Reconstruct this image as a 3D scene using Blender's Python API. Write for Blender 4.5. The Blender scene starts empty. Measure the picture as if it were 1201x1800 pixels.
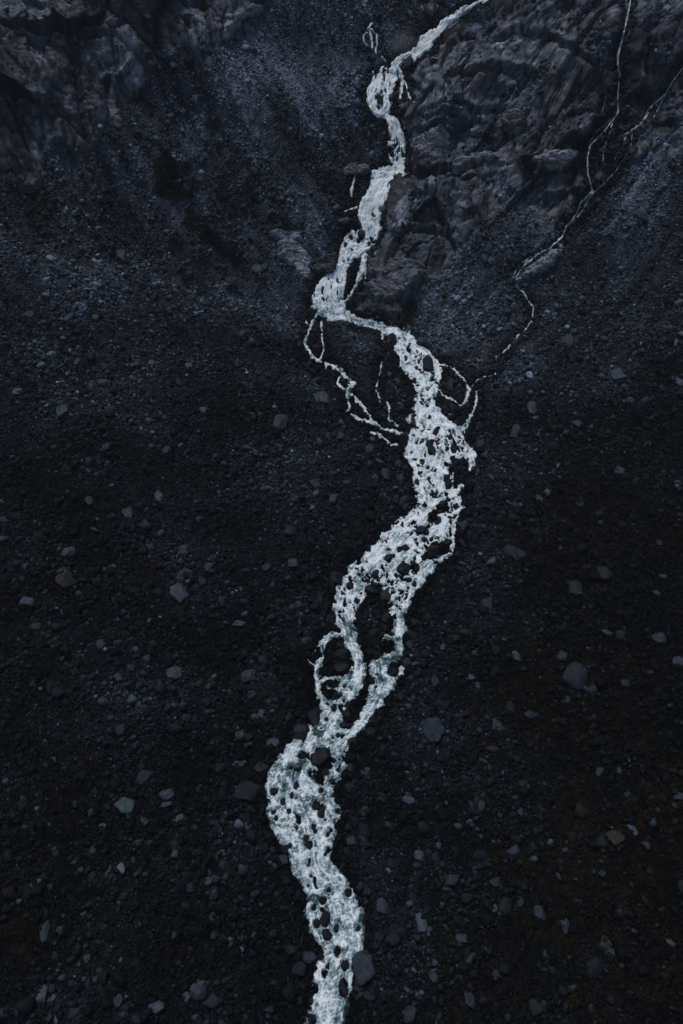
import bpy, math, random
import numpy as np
from mathutils import Matrix, Vector

# ------------------------------------------------------------------ camera, sky, sun, exposure
SC = bpy.context.scene
COL = SC.collection
CAM_H, PITCH, TANV = 100.0, math.radians(44.0), 0.70
cam_d = bpy.data.cameras.new("camera")
cam_d.sensor_fit = 'VERTICAL'
cam_d.angle = 2 * math.atan(TANV)
cam_d.clip_start, cam_d.clip_end = 0.5, 2000
cam = bpy.data.objects.new("camera", cam_d)
cam.location = (0, 0, CAM_H)
cam.rotation_euler = (math.pi / 2 - PITCH, 0, 0)
COL.objects.link(cam)
SC.camera = cam

SUN_EL, SUN_AZ = math.radians(72), math.radians(-35)     # azimuth measured from +Y towards +X
world = bpy.data.worlds.new("World")
SC.world = world
world.use_nodes = True
wn = world.node_tree
sky = wn.nodes.new('ShaderNodeTexSky')
sky.sky_type = 'NISHITA'
sky.sun_disc = False
sky.sun_elevation = SUN_EL
sky.sun_rotation = SUN_AZ
sky.dust_density = 1.0
wn.links.new(sky.outputs[0], wn.nodes['Background'].inputs[0])
wn.nodes['Background'].inputs[1].default_value = 0.06
sun_d = bpy.data.lights.new("sun", 'SUN')
sun_d.energy = 1.5
sun_d.angle = math.radians(12)
sun_d.color = (1.0, 0.98, 0.95)
sun = bpy.data.objects.new("sun", sun_d)
sd = Vector((math.sin(SUN_AZ) * math.cos(SUN_EL), math.cos(SUN_AZ) * math.cos(SUN_EL), math.sin(SUN_EL)))
sun.rotation_euler = sd.to_track_quat('Z', 'Y').to_euler()
sun.location = sd * 300
COL.objects.link(sun)
SC.view_settings.view_transform = 'Standard'
SC.view_settings.look = 'None'
SC.view_settings.gamma = 1
SC.view_settings.exposure = 0.3
SC.cycles.max_bounces = 4
SC.cycles.diffuse_bounces = 2
SC.cycles.volume_bounces = 0

rng = np.random.default_rng(11)
random.seed(5)

# ------------------------------------------------------------------ noise in numpy
def _hash(ix, iy, seed):
    h = (ix.astype(np.int64) * 374761393 + iy.astype(np.int64) * 668265263 + seed * 2147483647) & 0xFFFFFFFF
    h = ((h ^ (h >> 13)) * 1274126177) & 0xFFFFFFFF
    h = ((h ^ (h >> 16)) * 2246822519) & 0xFFFFFFFF
    return ((h ^ (h >> 15)) & 0xFFFFFF).astype(np.float64) / 16777216.0

def perlin(x, y, seed=0):
    ix, iy = np.floor(x), np.floor(y)
    fx, fy = x - ix, y - iy
    u, v = fx * fx * fx * (fx * (fx * 6 - 15) + 10), fy * fy * fy * (fy * (fy * 6 - 15) + 10)
    def g(a, b):
        t = _hash(ix + a, iy + b, seed) * (2 * math.pi)
        return np.cos(t) * (fx - a) + np.sin(t) * (fy - b)
    n0 = g(0, 0) * (1 - u) + g(1, 0) * u
    n1 = g(0, 1) * (1 - u) + g(1, 1) * u
    return (n0 * (1 - v) + n1 * v) * 1.5

def fbm(x, y, seed=0, octv=4, gain=0.5):
    s, a, f = 0, 1.0, 1.0
    for k in range(octv):
        s = s + a * perlin(x * f + k * 17.3, y * f - k * 9.1, seed + k)
        a *= gain
        f *= 2.03
    return s

def ridged(x, y, seed=0, octv=3):
    s, a, f = 0, 1.0, 1.0
    for k in range(octv):
        s = s + a * (1 - np.abs(perlin(x * f + k * 5.7, y * f + k * 3.3, seed + k)) * 2)
        a *= 0.5
        f *= 2.1
    return s

def cells(x, y, seed=0):
    """nearest jittered cell: its random numbers, the offset to its point, F1 and F2"""
    ix, iy = np.floor(x), np.floor(y)
    f1 = np.full(x.shape, 9.0)
    f2 = np.full(x.shape, 9.0)
    cx, cy = np.zeros_like(x), np.zeros_like(x)
    ox, oy = np.zeros_like(x), np.zeros_like(x)
    for a in (-1, 0, 1):
        for b in (-1, 0, 1):
            jx, jy = ix + a, iy + b
            px = jx + _hash(jx, jy, seed) - x
            py = jy + _hash(jx, jy, seed + 7) - y
            d = px * px + py * py
            near = d < f1
            f2 = np.where(near, f1, np.minimum(f2, d))
            f1 = np.where(near, d, f1)
            cx = np.where(near, jx, cx); cy = np.where(near, jy, cy)
            ox = np.where(near, px, ox); oy = np.where(near, py, oy)
    return cx, cy, -ox, -oy, np.sqrt(f1), np.sqrt(f2)

def facets(x, y, seed, offs, tilt):
    """broken rock: every cell a tilted plane of its own, with cracks between"""
    cx, cy, dx, dy, f1, f2 = cells(x, y, seed)
    h = offs * (_hash(cx, cy, seed + 21) - .5) * 2
    h = h + tilt * ((_hash(cx, cy, seed + 22) - .5) * 2 * dx + (_hash(cx, cy, seed + 23) - .5) * 2 * dy)
    return h, f2 - f1, _hash(cx, cy, seed + 24)

def sstep(a, b, x):
    t = np.clip((x - a) / (b - a), 0, 1)
    return t * t * (3 - 2 * t)

# ------------------------------------------------------------------ the lie of the land
COSP, SINP = math.cos(PITCH), math.sin(PITCH)
def ray(px, py):
    X, Y = (px - 600.5) / 900, (900 - py) / 900
    return np.array([TANV * X, COSP + TANV * Y * SINP, -SINP + TANV * Y * COSP])

def project(x, y, z):
    """where a world point is seen in the photograph (for measuring widths traced from it)"""
    zz = z - CAM_H
    dep = y * COSP - zz * SINP
    up = y * SINP + zz * COSP
    return 600.5 + 900 / TANV * x / dep, 900 - 900 / TANV * up / dep, dep

# long profile of the valley: gentle fan, then alternating benches and rock steps
kv = [(575, .78), (425, 1.35), (390, .6), (300, 1.45), (195, .68), (120, 1.25), (95, .8), (-60, 1.0), (-400, .9)]
KY, KZ = [-60.0, 100.0], [-60 * .05 - 6.0, 0.0]
slope = .085
y0, z0 = 100.0, 0.0
for v, nxt in kv:
    d = ray(600.5, v)
    t = d[2] / d[1]
    yk = (CAM_H - z0 + slope * y0) / (slope - t)
    zk = z0 + slope * (yk - y0)
    KY.append(yk); KZ.append(zk)
    y0, z0, slope = yk, zk, nxt
KY.append(y0 + 400); KZ.append(z0 + 400 * slope)
KY, KZ = np.array(KY), np.array(KZ)
YFOOT = KY[2]

def profile(y):
    return (np.interp(y - 1.5, KY, KZ) + np.interp(y, KY, KZ) + np.interp(y + 1.5, KY, KZ)) / 3

CL = [(580, 1900), (575, 1800), (592, 1600), (530, 1420), (590, 1290), (640, 1100), (740, 920), (752, 750), (715, 600), (600, 535),
      (620, 440), (655, 350), (700, 250), (670, 150), (735, 85), (850, 0), (900, -60)]
def hit_profile(px, py):
    d = ray(px, py)
    t = np.arange(60, 480, .25)
    z = CAM_H + d[2] * t
    k = np.argmax(z < profile(d[1] * t))
    return d[0] * t[k], d[1] * t[k]
clw = sorted([hit_profile(*c) for c in CL], key=lambda q: q[1])
CLX, CLY = np.array([c[0] for c in clw]), np.array([c[1] for c in clw])
def xr(y):
    return sum(np.interp(y + o, CLY, CLX) for o in (-8, -4, 0, 4, 8)) / 5

def base0(x, y):
    wob = fbm(x / 40, y / 40, 3, 2) * sstep(10, 50, np.abs(x - xr(y)))
    z = profile(y + wob * 10 * sstep(YFOOT - 25, YFOOT + 10, y) + 6 * sstep(25, 90, x - xr(y)))
    dx = x - xr(y)
    a = np.sqrt(dx * dx + 36) - 6
    k = sstep(90, YFOOT + 20, y)
    z = z + np.where(dx < 0, .07 + .24 * k, .06 + .22 * k) * a
    return z + fbm(x / 55, y / 55, 8, 3) * 2.2 * sstep(4, 30, np.abs(dx))

XS = np.concatenate([np.arange(-240, -115, 1.0), np.arange(-115, 115, .28), np.arange(115, 241, 1.0)])
YS = np.concatenate([np.arange(-30, 15, 1.5), np.arange(15, 300, .27), np.arange(300, 380, 1.2)])
GX, GY = np.meshgrid(XS, YS)
B = base0(GX, GY)

def sampler(grid):
    def f(x, y):
        x, y = np.asarray(x, float), np.asarray(y, float)
        i = np.clip(np.searchsorted(XS, x) - 1, 0, len(XS) - 2)
        j = np.clip(np.searchsorted(YS, y) - 1, 0, len(YS) - 2)
        u = np.clip((x - XS[i]) / (XS[i + 1] - XS[i]), 0, 1)
        v = np.clip((y - YS[j]) / (YS[j + 1] - YS[j]), 0, 1)
        return (grid[j, i] * (1 - u) + grid[j, i + 1] * u) * (1 - v) + (grid[j + 1, i] * (1 - u) + grid[j + 1, i + 1] * u) * v
    return f

def unproject(pts, hf):
    """photograph pixel -> point on the ground, by marching its ray to the height field"""
    out = []
    t = np.arange(60, 520, .2)
    for px, py in pts:
        d = ray(px, py)
        z = CAM_H + d[2] * t
        k = int(np.argmax(z < hf(d[0] * t, d[1] * t)))
        if k == 0: k = len(t) - 1
        out.append((d[0] * t[k], d[1] * t[k]))
    return np.array(out)

def seg_dist(px, py, a, b):
    vx, vy = b[0] - a[0], b[1] - a[1]
    L = vx * vx + vy * vy + 1e-9
    t = np.clip(((px - a[0]) * vx + (py - a[1]) * vy) / L, 0, 1)
    return np.hypot(px - a[0] - t * vx, py - a[1] - t * vy), t

def inside(px, py, poly):
    r = np.zeros(px.shape, bool)
    n = len(poly)
    for i in range(n):
        (x1, y1), (x2, y2) = poly[i], poly[(i + 1) % n]
        c = (y1 > py) != (y2 > py)
        with np.errstate(divide='ignore', invalid='ignore'):
            r ^= c & (px < (x2 - x1) * (py - y1) / (y2 - y1 + 1e-12) + x1)
    return r

b0s = sampler(B)
footL = unproject([(-180, 400), (-60, 350), (0, 330), (70, 312), (150, 262), (215, 205), (240, 140), (330, 118), (395, 88), (470, 22), (520, -60)], b0s)
footR = unproject([(612, 560), (700, 588), (738, 540), (745, 490), (800, 425), (880, 378), (1010, 372), (1060, 345), (1120, 290), (1201, 255), (1330, 225), (1500, 180)], b0s)
bankR = unproject([(930, -60), (860, 0), (790, 55), (735, 100), (705, 135), (700, 200), (712, 270), (700, 310), (672, 370), (662, 430), (640, 500)], b0s)
polyL = [tuple(p) for p in footL] + [(footL[-1][0], 420), (-300, 420), (-300, footL[0][1])]
polyR = [tuple(p) for p in footR] + [(300, footR[-1][1]), (300, 420), (bankR[0][0], 420)] + [tuple(p) for p in bankR]

def region(poly, foot, wob_seed):
    wx = GX + fbm(GX / 9, GY / 9, wob_seed, 4) * 3.0
    wy = GY + fbm(GX / 9, GY / 9, wob_seed + 9, 4) * 3.0
    ins = inside(wx, wy, poly)
    d = np.full(GX.shape, 1e9)
    for a, b in zip(foot[:-1], foot[1:]):
        d = np.minimum(d, seg_dist(wx, wy, a, b)[0])
    return np.where(ins, d, -d)
dL = region(polyL, footL, 50)
dR = region(polyR, footR, 60)
edgeR = np.full(GX.shape, 1e9)
for a, b in zip(bankR[:-1], bankR[1:]):
    edgeR = np.minimum(edgeR, seg_dist(GX, GY, a, b)[0])
cliffL = sstep(-.4, .8, dL)
cliffR = sstep(-.4, .8, dR)
B = B + np.where(dL > 0, 13 * (1 - np.exp(-np.maximum(dL, 0) / 14)), 0)
B = B + np.where(dR > 0, 7 * (1 - np.exp(-np.maximum(dR, 0) / 7)), 0) * sstep(0, 8, edgeR)
bs = sampler(B)

# ------------------------------------------------------------------ the water, traced as braids: (pixel x, pixel y, width)
RIVER = [
 # upper fall and first steps
 [(960,-85,6),(900,-40,6),(850,0,6),(833,10,6),(813,22,8),(793,35,10),(777,48,13),(760,62,18),(747,77,26),(733,92,20),(724,110,5)],
 [(724,95,8),(712,101,10),(697,112,13),(692,122,14),(680,133,28),(670,150,34),(660,163,26),(653,177,15),(657,193,12),(667,198,16),(683,201,14),(692,213,18),(697,227,20),(701,243,20),(701,262,17),(702,277,16),(701,290,20),(690,304,34)],
 [(690,128,16),(690,140,20),(682,160,14),(681,180,16),(676,192,20)],
 [(700,122,6),(706,133,9),(706,150,6),(703,173,4)], [(711,140,2.4),(716,155,2.4),(720,171,4)],
 [(699,243,8),(687,247,9),(682,250,5)], [(699,262,8),(686,268,8),(690,280,6),(700,286,6)],
 [(655,40,2.5),(648,50,4),(656,56,3),(662,60,3)], [(646,56,2.4),(638,63,2.4),(640,77,3),(646,82,2.4)],
 [(650,55,3),(653,66,4),(655,90,3)], [(662,58,2.4),(663,77,2.4),(660,97,4)], [(670,98,2.6),(678,110,3)], [(655,127,3.5),(656,131,2)],
 [(690,304,36),(671,322,36),(660,345,34),(651,367,40),(651,386,38),(656,401,30),(645,415,40),(622,428,42),(611,446,24),(600,469,24),(594,487,32),(578,510,44),(573,528,52),(588,543,40),(611,557,17),(637,565,13),(660,571,15),(682,580,19),(703,590,24),(720,602,28)],
 [(658,302,14),(676,300,24)],
 [(626,304,3),(620,326,4.5),(617,345,5)], [(628,364,3),(618,369,4),(607,373,3)],
 [(641,442,8),(639,461,9),(634,480,9),(626,499,6),(615,517,4),(604,532,5)], [(643,460,2),(643,487,2.4)], [(596,487,6),(604,500,6),(601,525,5)],
 # the main channel under the falls
 [(703,592,22),(713,610,38),(723,630,46),(740,650,44),(747,670,40),(750,690,34),(748,710,38),(749,727,48),(745,745,40),(733,770,34),(730,797,36),(737,820,28),(743,850,32),(748,867,36),(746,890,28),(737,910,36),(717,927,46),(697,943,44),(677,967,40),(655,990,42),(630,1013,46),(613,1040,46),(607,1067,40),(607,1087,32),(613,1107,28),(618,1130,24),(627,1145,22),(630,1165,24),(628,1185,28),(620,1203,34),(607,1223,32),(593,1243,30),(583,1263,36),(570,1283,50),(553,1303,60),(532,1325,60),(520,1345,70),(514,1365,74),(508,1387,76),(520,1407,92),(530,1430,112),(536,1450,100),(540,1470,86),(545,1490,72),(544,1510,62),(552,1530,62),(566,1550,66),(578,1570,76),(584,1590,88),(588,1617,90),(597,1643,86),(602,1665,72),(594,1685,52),(583,1705,62),(582,1733,62),(577,1765,68),(570,1800,72),(568,1850,76)],
 [(735,610,10),(757,625,12),(766,640,12),(772,653,12),(766,673,14),(755,690,16)],
 [(753,727,30),(768,745,34),(777,763,28),(774,797,28),(762,820,34),(750,840,34)],
 [(770,735,20),(785,745,18),(800,757,18),(813,783,20),(827,800,16),(832,815,10),(827,825,9)],
 [(752,745,16),(757,770,12),(756,800,14)], [(787,770,12),(795,790,12),(806,800,10),(822,798,10)], [(783,800,14),(790,812,8)],
 [(757,812,26),(780,835,36),(774,860,40),(762,880,26)], [(776,850,24),(792,863,26),(804,858,10),(814,849,7)],
 [(790,865,24),(799,880,28),(806,893,22),(797,903,20),(786,912,28),(775,933,34),(760,943,34),(737,960,30),(715,978,34),(697,990,34),(685,1007,34),(690,1027,34),(697,1047,26),(690,1068,14),(690,1078,10)],
 [(803,905,8),(797,925,8),(797,955,6),(792,973,8),(778,982,10),(763,992,16),(745,1005,20),(728,1030,20),(712,1055,22),(704,1080,22),(703,1100,24),(699,1120,22),(700,1140,18),(698,1150,22),(688,1156,26),(668,1164,34),(667,1180,34),(673,1203,40),(667,1223,36),(655,1240,26),(640,1260,26),(627,1277,26),(604,1293,34),(585,1308,44),(592,1327,24),(593,1347,22),(583,1367,22),(577,1390,24)],
 [(717,945,20),(737,968,22),(735,985,10)], [(650,1010,20),(672,1018,22)], [(700,1000,20),(725,1010,16)], [(700,1020,16),(715,1030,14)],
 [(700,1110,12),(686,1117,14),(680,1122,8)], [(707,1176,6),(703,1185,7),(699,1192,8)],
 [(590,1110,12),(578,1119,13),(567,1128,10),(566,1147,8),(563,1167,9),(554,1183,8),(557,1203,9),(562,1223,12),(573,1243,16),(584,1262,18)],
 [(566,1128,4),(550,1150,2.5)], [(538,1161,2.4),(546,1168,4),(554,1172,3)], [(563,1203,5),(572,1195,5),(590,1192,5),(610,1195,5)], [(575,1207,3),(592,1210,3),(600,1225,3)],
 [(600,1215,16),(618,1210,12)], [(575,1405,26),(582,1425,36),(594,1432,14),(600,1434,6)], [(565,1440,40),(575,1460,34),(566,1480,36)],
 [(630,1602,20),(634,1650,14)], [(612,1640,20),(616,1720,12),(612,1745,14)], [(560,1620,18),(563,1660,12)],
 # thin braids
 [(562,547,3),(556,556,4),(550,563,6),(543,580,6),(536,600,5),(540,613,5),(550,628,5),(565,635,5),(580,640,6),(588,645,8),(603,655,6),(612,668,5),(622,673,7),(614,685,8),(612,703,5),(615,713,4),(611,722,5),(620,730,4),(633,738,6),(648,741,7),(663,747,6),(676,756,5),(690,758,6),(708,764,8)],
 [(538,563,3),(545,580,3)], [(565,566,4),(566,590,4),(569,612,3.5),(564,628,4)], [(598,660,3.5),(593,672,4),(604,684,4),(613,688,4)], [(572,640,4),(574,648,2)],
 [(618,692,5),(628,703,5),(640,716,5),(649,730,6),(655,742,5)], [(652,760,4),(666,763,4),(673,770,5),(682,779,6),(697,786,4)],
 [(672,636,3),(668,650,3),(665,663,2.5),(661,688,3.5),(668,707,4)], [(680,710,3.5),(685,718,4),(684,737,3),(700,748,4)], [(674,586,4),(671,597,3),(680,606,2.4)],
 [(710,640,4),(722,655,4),(727,670,4)],[(727,745,8),(718,735,8),(722,728,7)],
 [(763,636,2.4),(780,638,3),(800,653,4),(813,667,4.5),(825,685,6),(820,702,5),(811,713,5),(798,702,4.5),(777,690,4),(766,678,4)],
 [(838,690,2.4),(838,705,3.5),(830,725,6),(821,743,7),(808,754,8)], [(816,750,4),(818,760,3)],
]
STREAM = [
 [(1112,-20,2.4),(1104,25,3.4),(1094,63,3.2),(1086,96,4.4),(1084,113,4),(1089,129,3.4),(1086,167,3.4),(1087,196,3),(1063,229,2.6),(1038,254,3),(1033,275,2.8),(1034,305,2.8),(1042,334,3),(1021,355,2.8),(1013,375,3),(996,396,3.4),(988,417,3.4),(971,434,3),(948,451,3.4),(921,467,3),(907,486,3.4),(909,501,3),(921,517,2.8),(938,542,3),(934,567,3.4),(909,592,3),(888,617,2.8),(873,626,2.6),(871,657,2.6),(842,667,2.2),(828,680,2)],
 [(1086,196,2),(1078,213,1.9),(1071,234,1.9),(1061,263,2),(1061,288,1.9)], [(1034,254,1.6),(1048,232,1.8),(1074,208,1.8)],
 [(1225,90,2),(1201,117,2),(1180,146,2.1),(1171,163,2.4),(1142,188,2),(1130,213,2),(1105,232,2.1),(1086,240,1.6),(1072,250,1.6),(1050,265,1.6)],
 [(1150,180,1.8),(1135,207,1.8),(1112,230,1.8),(1109,259,1.9),(1088,292,1.9),(1063,321,2),(1042,338,2.4)],
 [(1171,163,2),(1160,185,1.6),(1148,208,1.6)], [(1066,165,1.8),(1058,198,1.8)], [(1100,240,1.6),(1080,280,1.6)],
 [(1042,338,2.4),(1024,368,2),(1002,392,2)], [(921,464,2),(930,455,2),(945,448,2)], [(893,614,2),(905,595,2)], [(903,480,1.8),(915,462,1.8),(935,452,1.6)],
 [(760,62,2),(745,82,1.8)],[(1099,0,1.8),(1101,30,1.8)],
]
# rocks standing in the water: x, y, half width, half height
WET = [(667,173,8,7),(692,170,9,8),(665,189,3.5,4),(692,255,5,3),(690,266,5,4),(717,110,11,7),(680,118,10,7),(636,410,8,8),(656,424,6,4),(617,416,4,4),(608,430,3,3),(630,420,4,4),(646,440,3,2),
 (687,597,13,12),(718,614,6,4),(753,640,10,15),(740,650,2,2),(714,630,3,5),(737,633,3,5),(733,645,2,3),(753,680,4,3),(735,673,4,3),(729,667,4,4),(727,740,6,9),(757,783,8,18),(767,757,5,8),(798,787,6,10),(792,770,4,7),(743,812,6,6),(752,822,5,4),(786,790,3,3),(808,768,3,3),
 (760,863,5,6),(768,868,4,3),(775,890,8,13),(802,887,8,5),(790,847,8,7),(787,875,5,4),(747,885,5,5),(785,838,7,6),(799,909,3,3),(770,915,7,7),(755,913,5,4),(743,932,13,13),(731,925,5,4),(745,948,6,5),(763,967,13,8),(787,953,9,6),(792,968,4,3),(713,963,7,6),(702,966,5,5),(731,949,4,4),(722,938,3,3),(683,980,7,7),(693,975,3,3),(710,1000,12,10),(727,990,6,6),(709,989,4,3),(734,1000,6,6),(660,1007,7,6),(665,1015,5,4),(678,1047,10,9),(653,1036,12,9),(657,1027,6,5),(615,1028,7,6),(631,1009,4,3),(645,1019,5,4),(627,1053,5,4),(616,1054,3,3),(635,1041,2.5,2.5),(644,1036,4,4),(672,994,3,3),(684,1019,4,4),(728,1027,5,6),(718,1032,4,4),(703,1049,3,4),(698,1060,3,3),(694,1080,4,3),(705,1035,3,2),(720,1020,5,3),
 (688,1113,6,5),(692,1182,10,9),(602,1150,18,9),(602,1173,17,14),(660,1147,18,10),(583,1202,10,5),(570,1220,6,7),(590,1222,12,9),(613,1237,7,6),(587,1242,5,6),(621,1232,4,4),(608,1272,13,9),(576,1237,3,3),(574,1264,5,5),(565,1281,3,2),(564,1330,17,21),(532,1327,8,9),(595,1292,4,4),(585,1296,3,3),(587,1337,5,5),(597,1335,3,3),(570,1357,9,7),(553,1360,4,5),(567,1370,4,3),(567,1380,3,3),(584,1374,6,6),(565,1390,5,6),
 (521,1382,5,8),(498,1407,7,9),(513,1398,5,7),(521,1403,3,3),(482,1391,8,6),(482,1426,5,5),(485,1437,6,6),(557,1415,8,9),(566,1425,6,13),(572,1440,3,3),(593,1425,6,5),(522,1455,4,5),(552,1453,6,6),(555,1461,4,4),(538,1473,6,7),(543,1486,8,9),(582,1459,4,5),(577,1466,4,5),(544,1513,3,5),(543,1521,3,3),(547,1540,4,4),(542,1555,3,4),(578,1563,4,5),(568,1581,8,7),(552,1593,6,6),(566,1596,5,4),(572,1614,10,15),(575,1642,9,13),(591,1630,6,9),(557,1623,7,9),(552,1650,4,4),(613,1566,7,9),(607,1697,8,11),(603,1735,10,18),(549,1792,9,9),(544,1785,6,5),(630,1632,6,6),(563,1675,9,12),(556,1733,5,4)]
# patches of open blue-green water between the foam
TEAL = [(690,1157,40,9),(527,1352,22,18),(613,1112,12,22),(560,1318,14,16),(557,1415,20,18),(695,1130,12,14),(634,1612,12,22),(548,1577,14,8),(567,1340,16,10),(612,1180,6,10),(640,1010,12,10),(790,975,12,16),(515,1365,14,12),(638,1650,9,10),(560,1285,14,10),(540,1790,14,14),(707,1075,8,14),(565,1400,10,8),(498,1378,10,20),(607,1750,8,30),(600,1670,12,8),(680,1165,20,7),(668,1195,10,12),(545,1690,10,40)]
# dry islands between braids (no stray foam)
SCALE_W = 1.06

def water_field(x, y, z, braids, rocks, thin=False):
    u, v, dep = project(x, y, z)
    w = np.full(x.shape, -60.0)
    sx, tx = np.zeros_like(x), np.zeros_like(x)
    hwf = np.ones_like(x)
    for bi, br in enumerate(braids):
        s0 = bi * 37.0
        for (a, b) in zip(br[:-1], br[1:]):
            hw = max(a[2], b[2]) * .5 + 24
            m = (u > min(a[0], b[0]) - hw) & (u < max(a[0], b[0]) + hw) & (v > min(a[1], b[1]) - hw) & (v < max(a[1], b[1]) + hw)
            L = math.hypot(b[0] - a[0], b[1] - a[1])
            if m.any():
                d, t = seg_dist(u[m], v[m], a, b)
                h = (a[2] * (1 - t) + b[2] * t) * .5 * SCALE_W
                h = h * np.where(h < 4, .92, 1)
                q = h - d
                cur = w[m]
                k = q > cur
                w[m] = np.where(k, q, cur)
                side = (u[m] - a[0]) * (b[1] - a[1]) - (v[m] - a[1]) * (b[0] - a[0])
                mpp = dep[m] / 1286
                sx[m] = np.where(k, (s0 + t * L) * mpp, sx[m])
                tx[m] = np.where(k, np.sign(side) * d * mpp, tx[m])
                hwf[m] = np.where(k, h, hwf[m])
            s0 += L
    # ragged, splashing edges
    n = fbm(x / 1.5, y / 1.5, 90, 4, .6)
    n2 = fbm(x / 4.5, y / 4.5, 95, 2, .5)
    amp = np.clip(hwf * .5, .7, 4.0) * (.45 + .55 * sstep(480, 600, v))
    if thin: amp = amp * 1.15
    n = np.where(hwf < 5, (n * .7 + 1.0 * fbm(x / .6, y / .8, 97, 2)) * 1.5, n + .55 * fbm(x / .45, y / .5, 98, 2))
    w = w + n * amp + n2 * np.clip(hwf * .3, 0, 4.0)
    # net of foam round small stones in the shallow braided reach
    cx, cy, dx, dy, f1, f2 = cells(x / 1.05 + .5 * perlin(x / 1.2, y / 1.2, 4), y / 1.5 + .5 * perlin(x / 1.2, y / 1.2, 5), 70)
    net = .12 + .36 * sstep(590, 640, v) * (1 - sstep(1060, 1100, v))
    for (nx_, ny_, na, nb) in ((782, 785, 34, 48), (815, 790, 22, 40), (775, 875, 45, 34), (735, 950, 60, 30), (655, 1012, 42, 26), (700, 1035, 30, 34), (742, 640, 22, 34), (600, 1222, 34, 22), (655, 745, 20, 30), (795, 925, 16, 60), (672, 150, 20, 30), (640, 415, 26, 18), (700, 265, 12, 30)):
        net = np.maximum(net, 1.15 * np.clip(1.4 - 1.2 * np.hypot((u - nx_) / na, (v - ny_) / nb), 0, 1))
    net = net * sstep(-.45, .35, fbm(x / 5, y / 5, 33, 2)) * sstep(5, 11, hwf)
    hole = (_hash(cx, cy, 71) < net * 1.2) & (f1 < .28 + .28 * _hash(cx, cy, 72)) & (f2 - f1 > .16)
    w = np.where(hole, np.minimum(w, -1.0 - 2 * (.4 - f1)), w)
    rock = np.full(x.shape, -9.0)
    for (rx, ry, ra, rb) in rocks:
        m = (np.abs(u - rx) < ra + 10) & (np.abs(v - ry) < rb + 10)
        if m.any():
            e = 1 - np.hypot((u[m] - rx) / (ra * .8), (v[m] - ry) / (rb * .8)) + n[m] * .35
            q = e * min(ra, rb)
            rock[m] = np.maximum(rock[m], q)
    w = np.minimum(w, -rock * 1.0 + .0)
    return w, sx, tx, u, v, dep, hwf, rock

# coarse river field on the terrain grid: keeps stones out of the water, wets the banks
print("field")
Wg = water_field(GX, GY, B, RIVER + STREAM, [])[0]
Wg_clean = np.where(Wg < -50, -50, Wg)
inriver = sstep(-6, 2, Wg_clean)
wet = sstep(-26, -3, Wg_clean)

# ------------------------------------------------------------------ surface relief
print("relief")
scree = 1 - np.clip(cliffL + cliffR, 0, 1)
D = fbm(GX / 14, GY / 14, 1, 4) * .8 + fbm(GX / 2.6, GY / 2.6, 2, 4) * .32
lumps, edge, rnd = facets(GX / 1.3, GY / 1.3, 30, .16, .5)
lump2, edge2, _r2 = facets(GX / .62, GY / .62, 31, .09, .3)
D = D * scree + (lumps + lump2) * scree * (1 - .6 * inriver)

def rockface(gx, gy, seed, ang, ax, ay):
    c, s = math.cos(ang), math.sin(ang)
    wxx = fbm(gx / 22, gy / 22, seed + 1, 2) * 4
    a = (gx * c + gy * s + wxx)
    b = (-gx * s + gy * c + wxx * .5)
    h = 0
    crack = np.zeros_like(gx)
    tone = np.zeros_like(gx)
    for k, (sc, off, tl) in enumerate([(13, .9, 5.2), (6.0, .6, 3.0), (2.7, .20, .7), (1.15, .05, .18)]):
        q, e, r = facets(a / (sc * ax), b / (sc * ay), seed + 40 + k * 3, off, tl)
        h = h + q
        crack = np.maximum(crack, (1 - sstep(0, .10 + .03 * k, e)) * (1 - .18 * k))
        tone = tone + (r - .5) * (.9, .8, .6, .4)[k]
    h = h - crack * .75
    st = b / 1.6 + fbm(a / 12, b / 5, seed + 60, 3) * .8
    saw = st - np.floor(st)
    h = h + (saw ** 1.5) * .38 * sstep(-.1, .4, fbm(a / 10, b / 10, seed + 70, 2))
    return h, crack, tone
hR, crR, tnR = rockface(GX, GY, 100, math.radians(20), 1.45, .80)
hL, crL, tnL = rockface(GX, GY, 300, math.radians(-38), 1.35, .9)
ledge = ridged(GX / 34 + .5 * perlin(GX / 15, GY / 15, 9), GY / 11, 210, 2)
inr2 = sstep(-14, 3, Wg_clean)
DN = cliffR * hR * (1 - .75 * inr2) + cliffL * (hL + fbm(GX / 22, GY / 22, 330, 2) * 4.0 * sstep(0, 12, dL))
DN = DN + cliffR * sstep(0, 14, dR) * sstep(2, 12, edgeR) * np.clip(ledge, -1, 1.6) * 1.2
qb = B * .9 + GX * .16 + fbm(GX / 26, GY / 26, 230, 3) * 5.0
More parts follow.
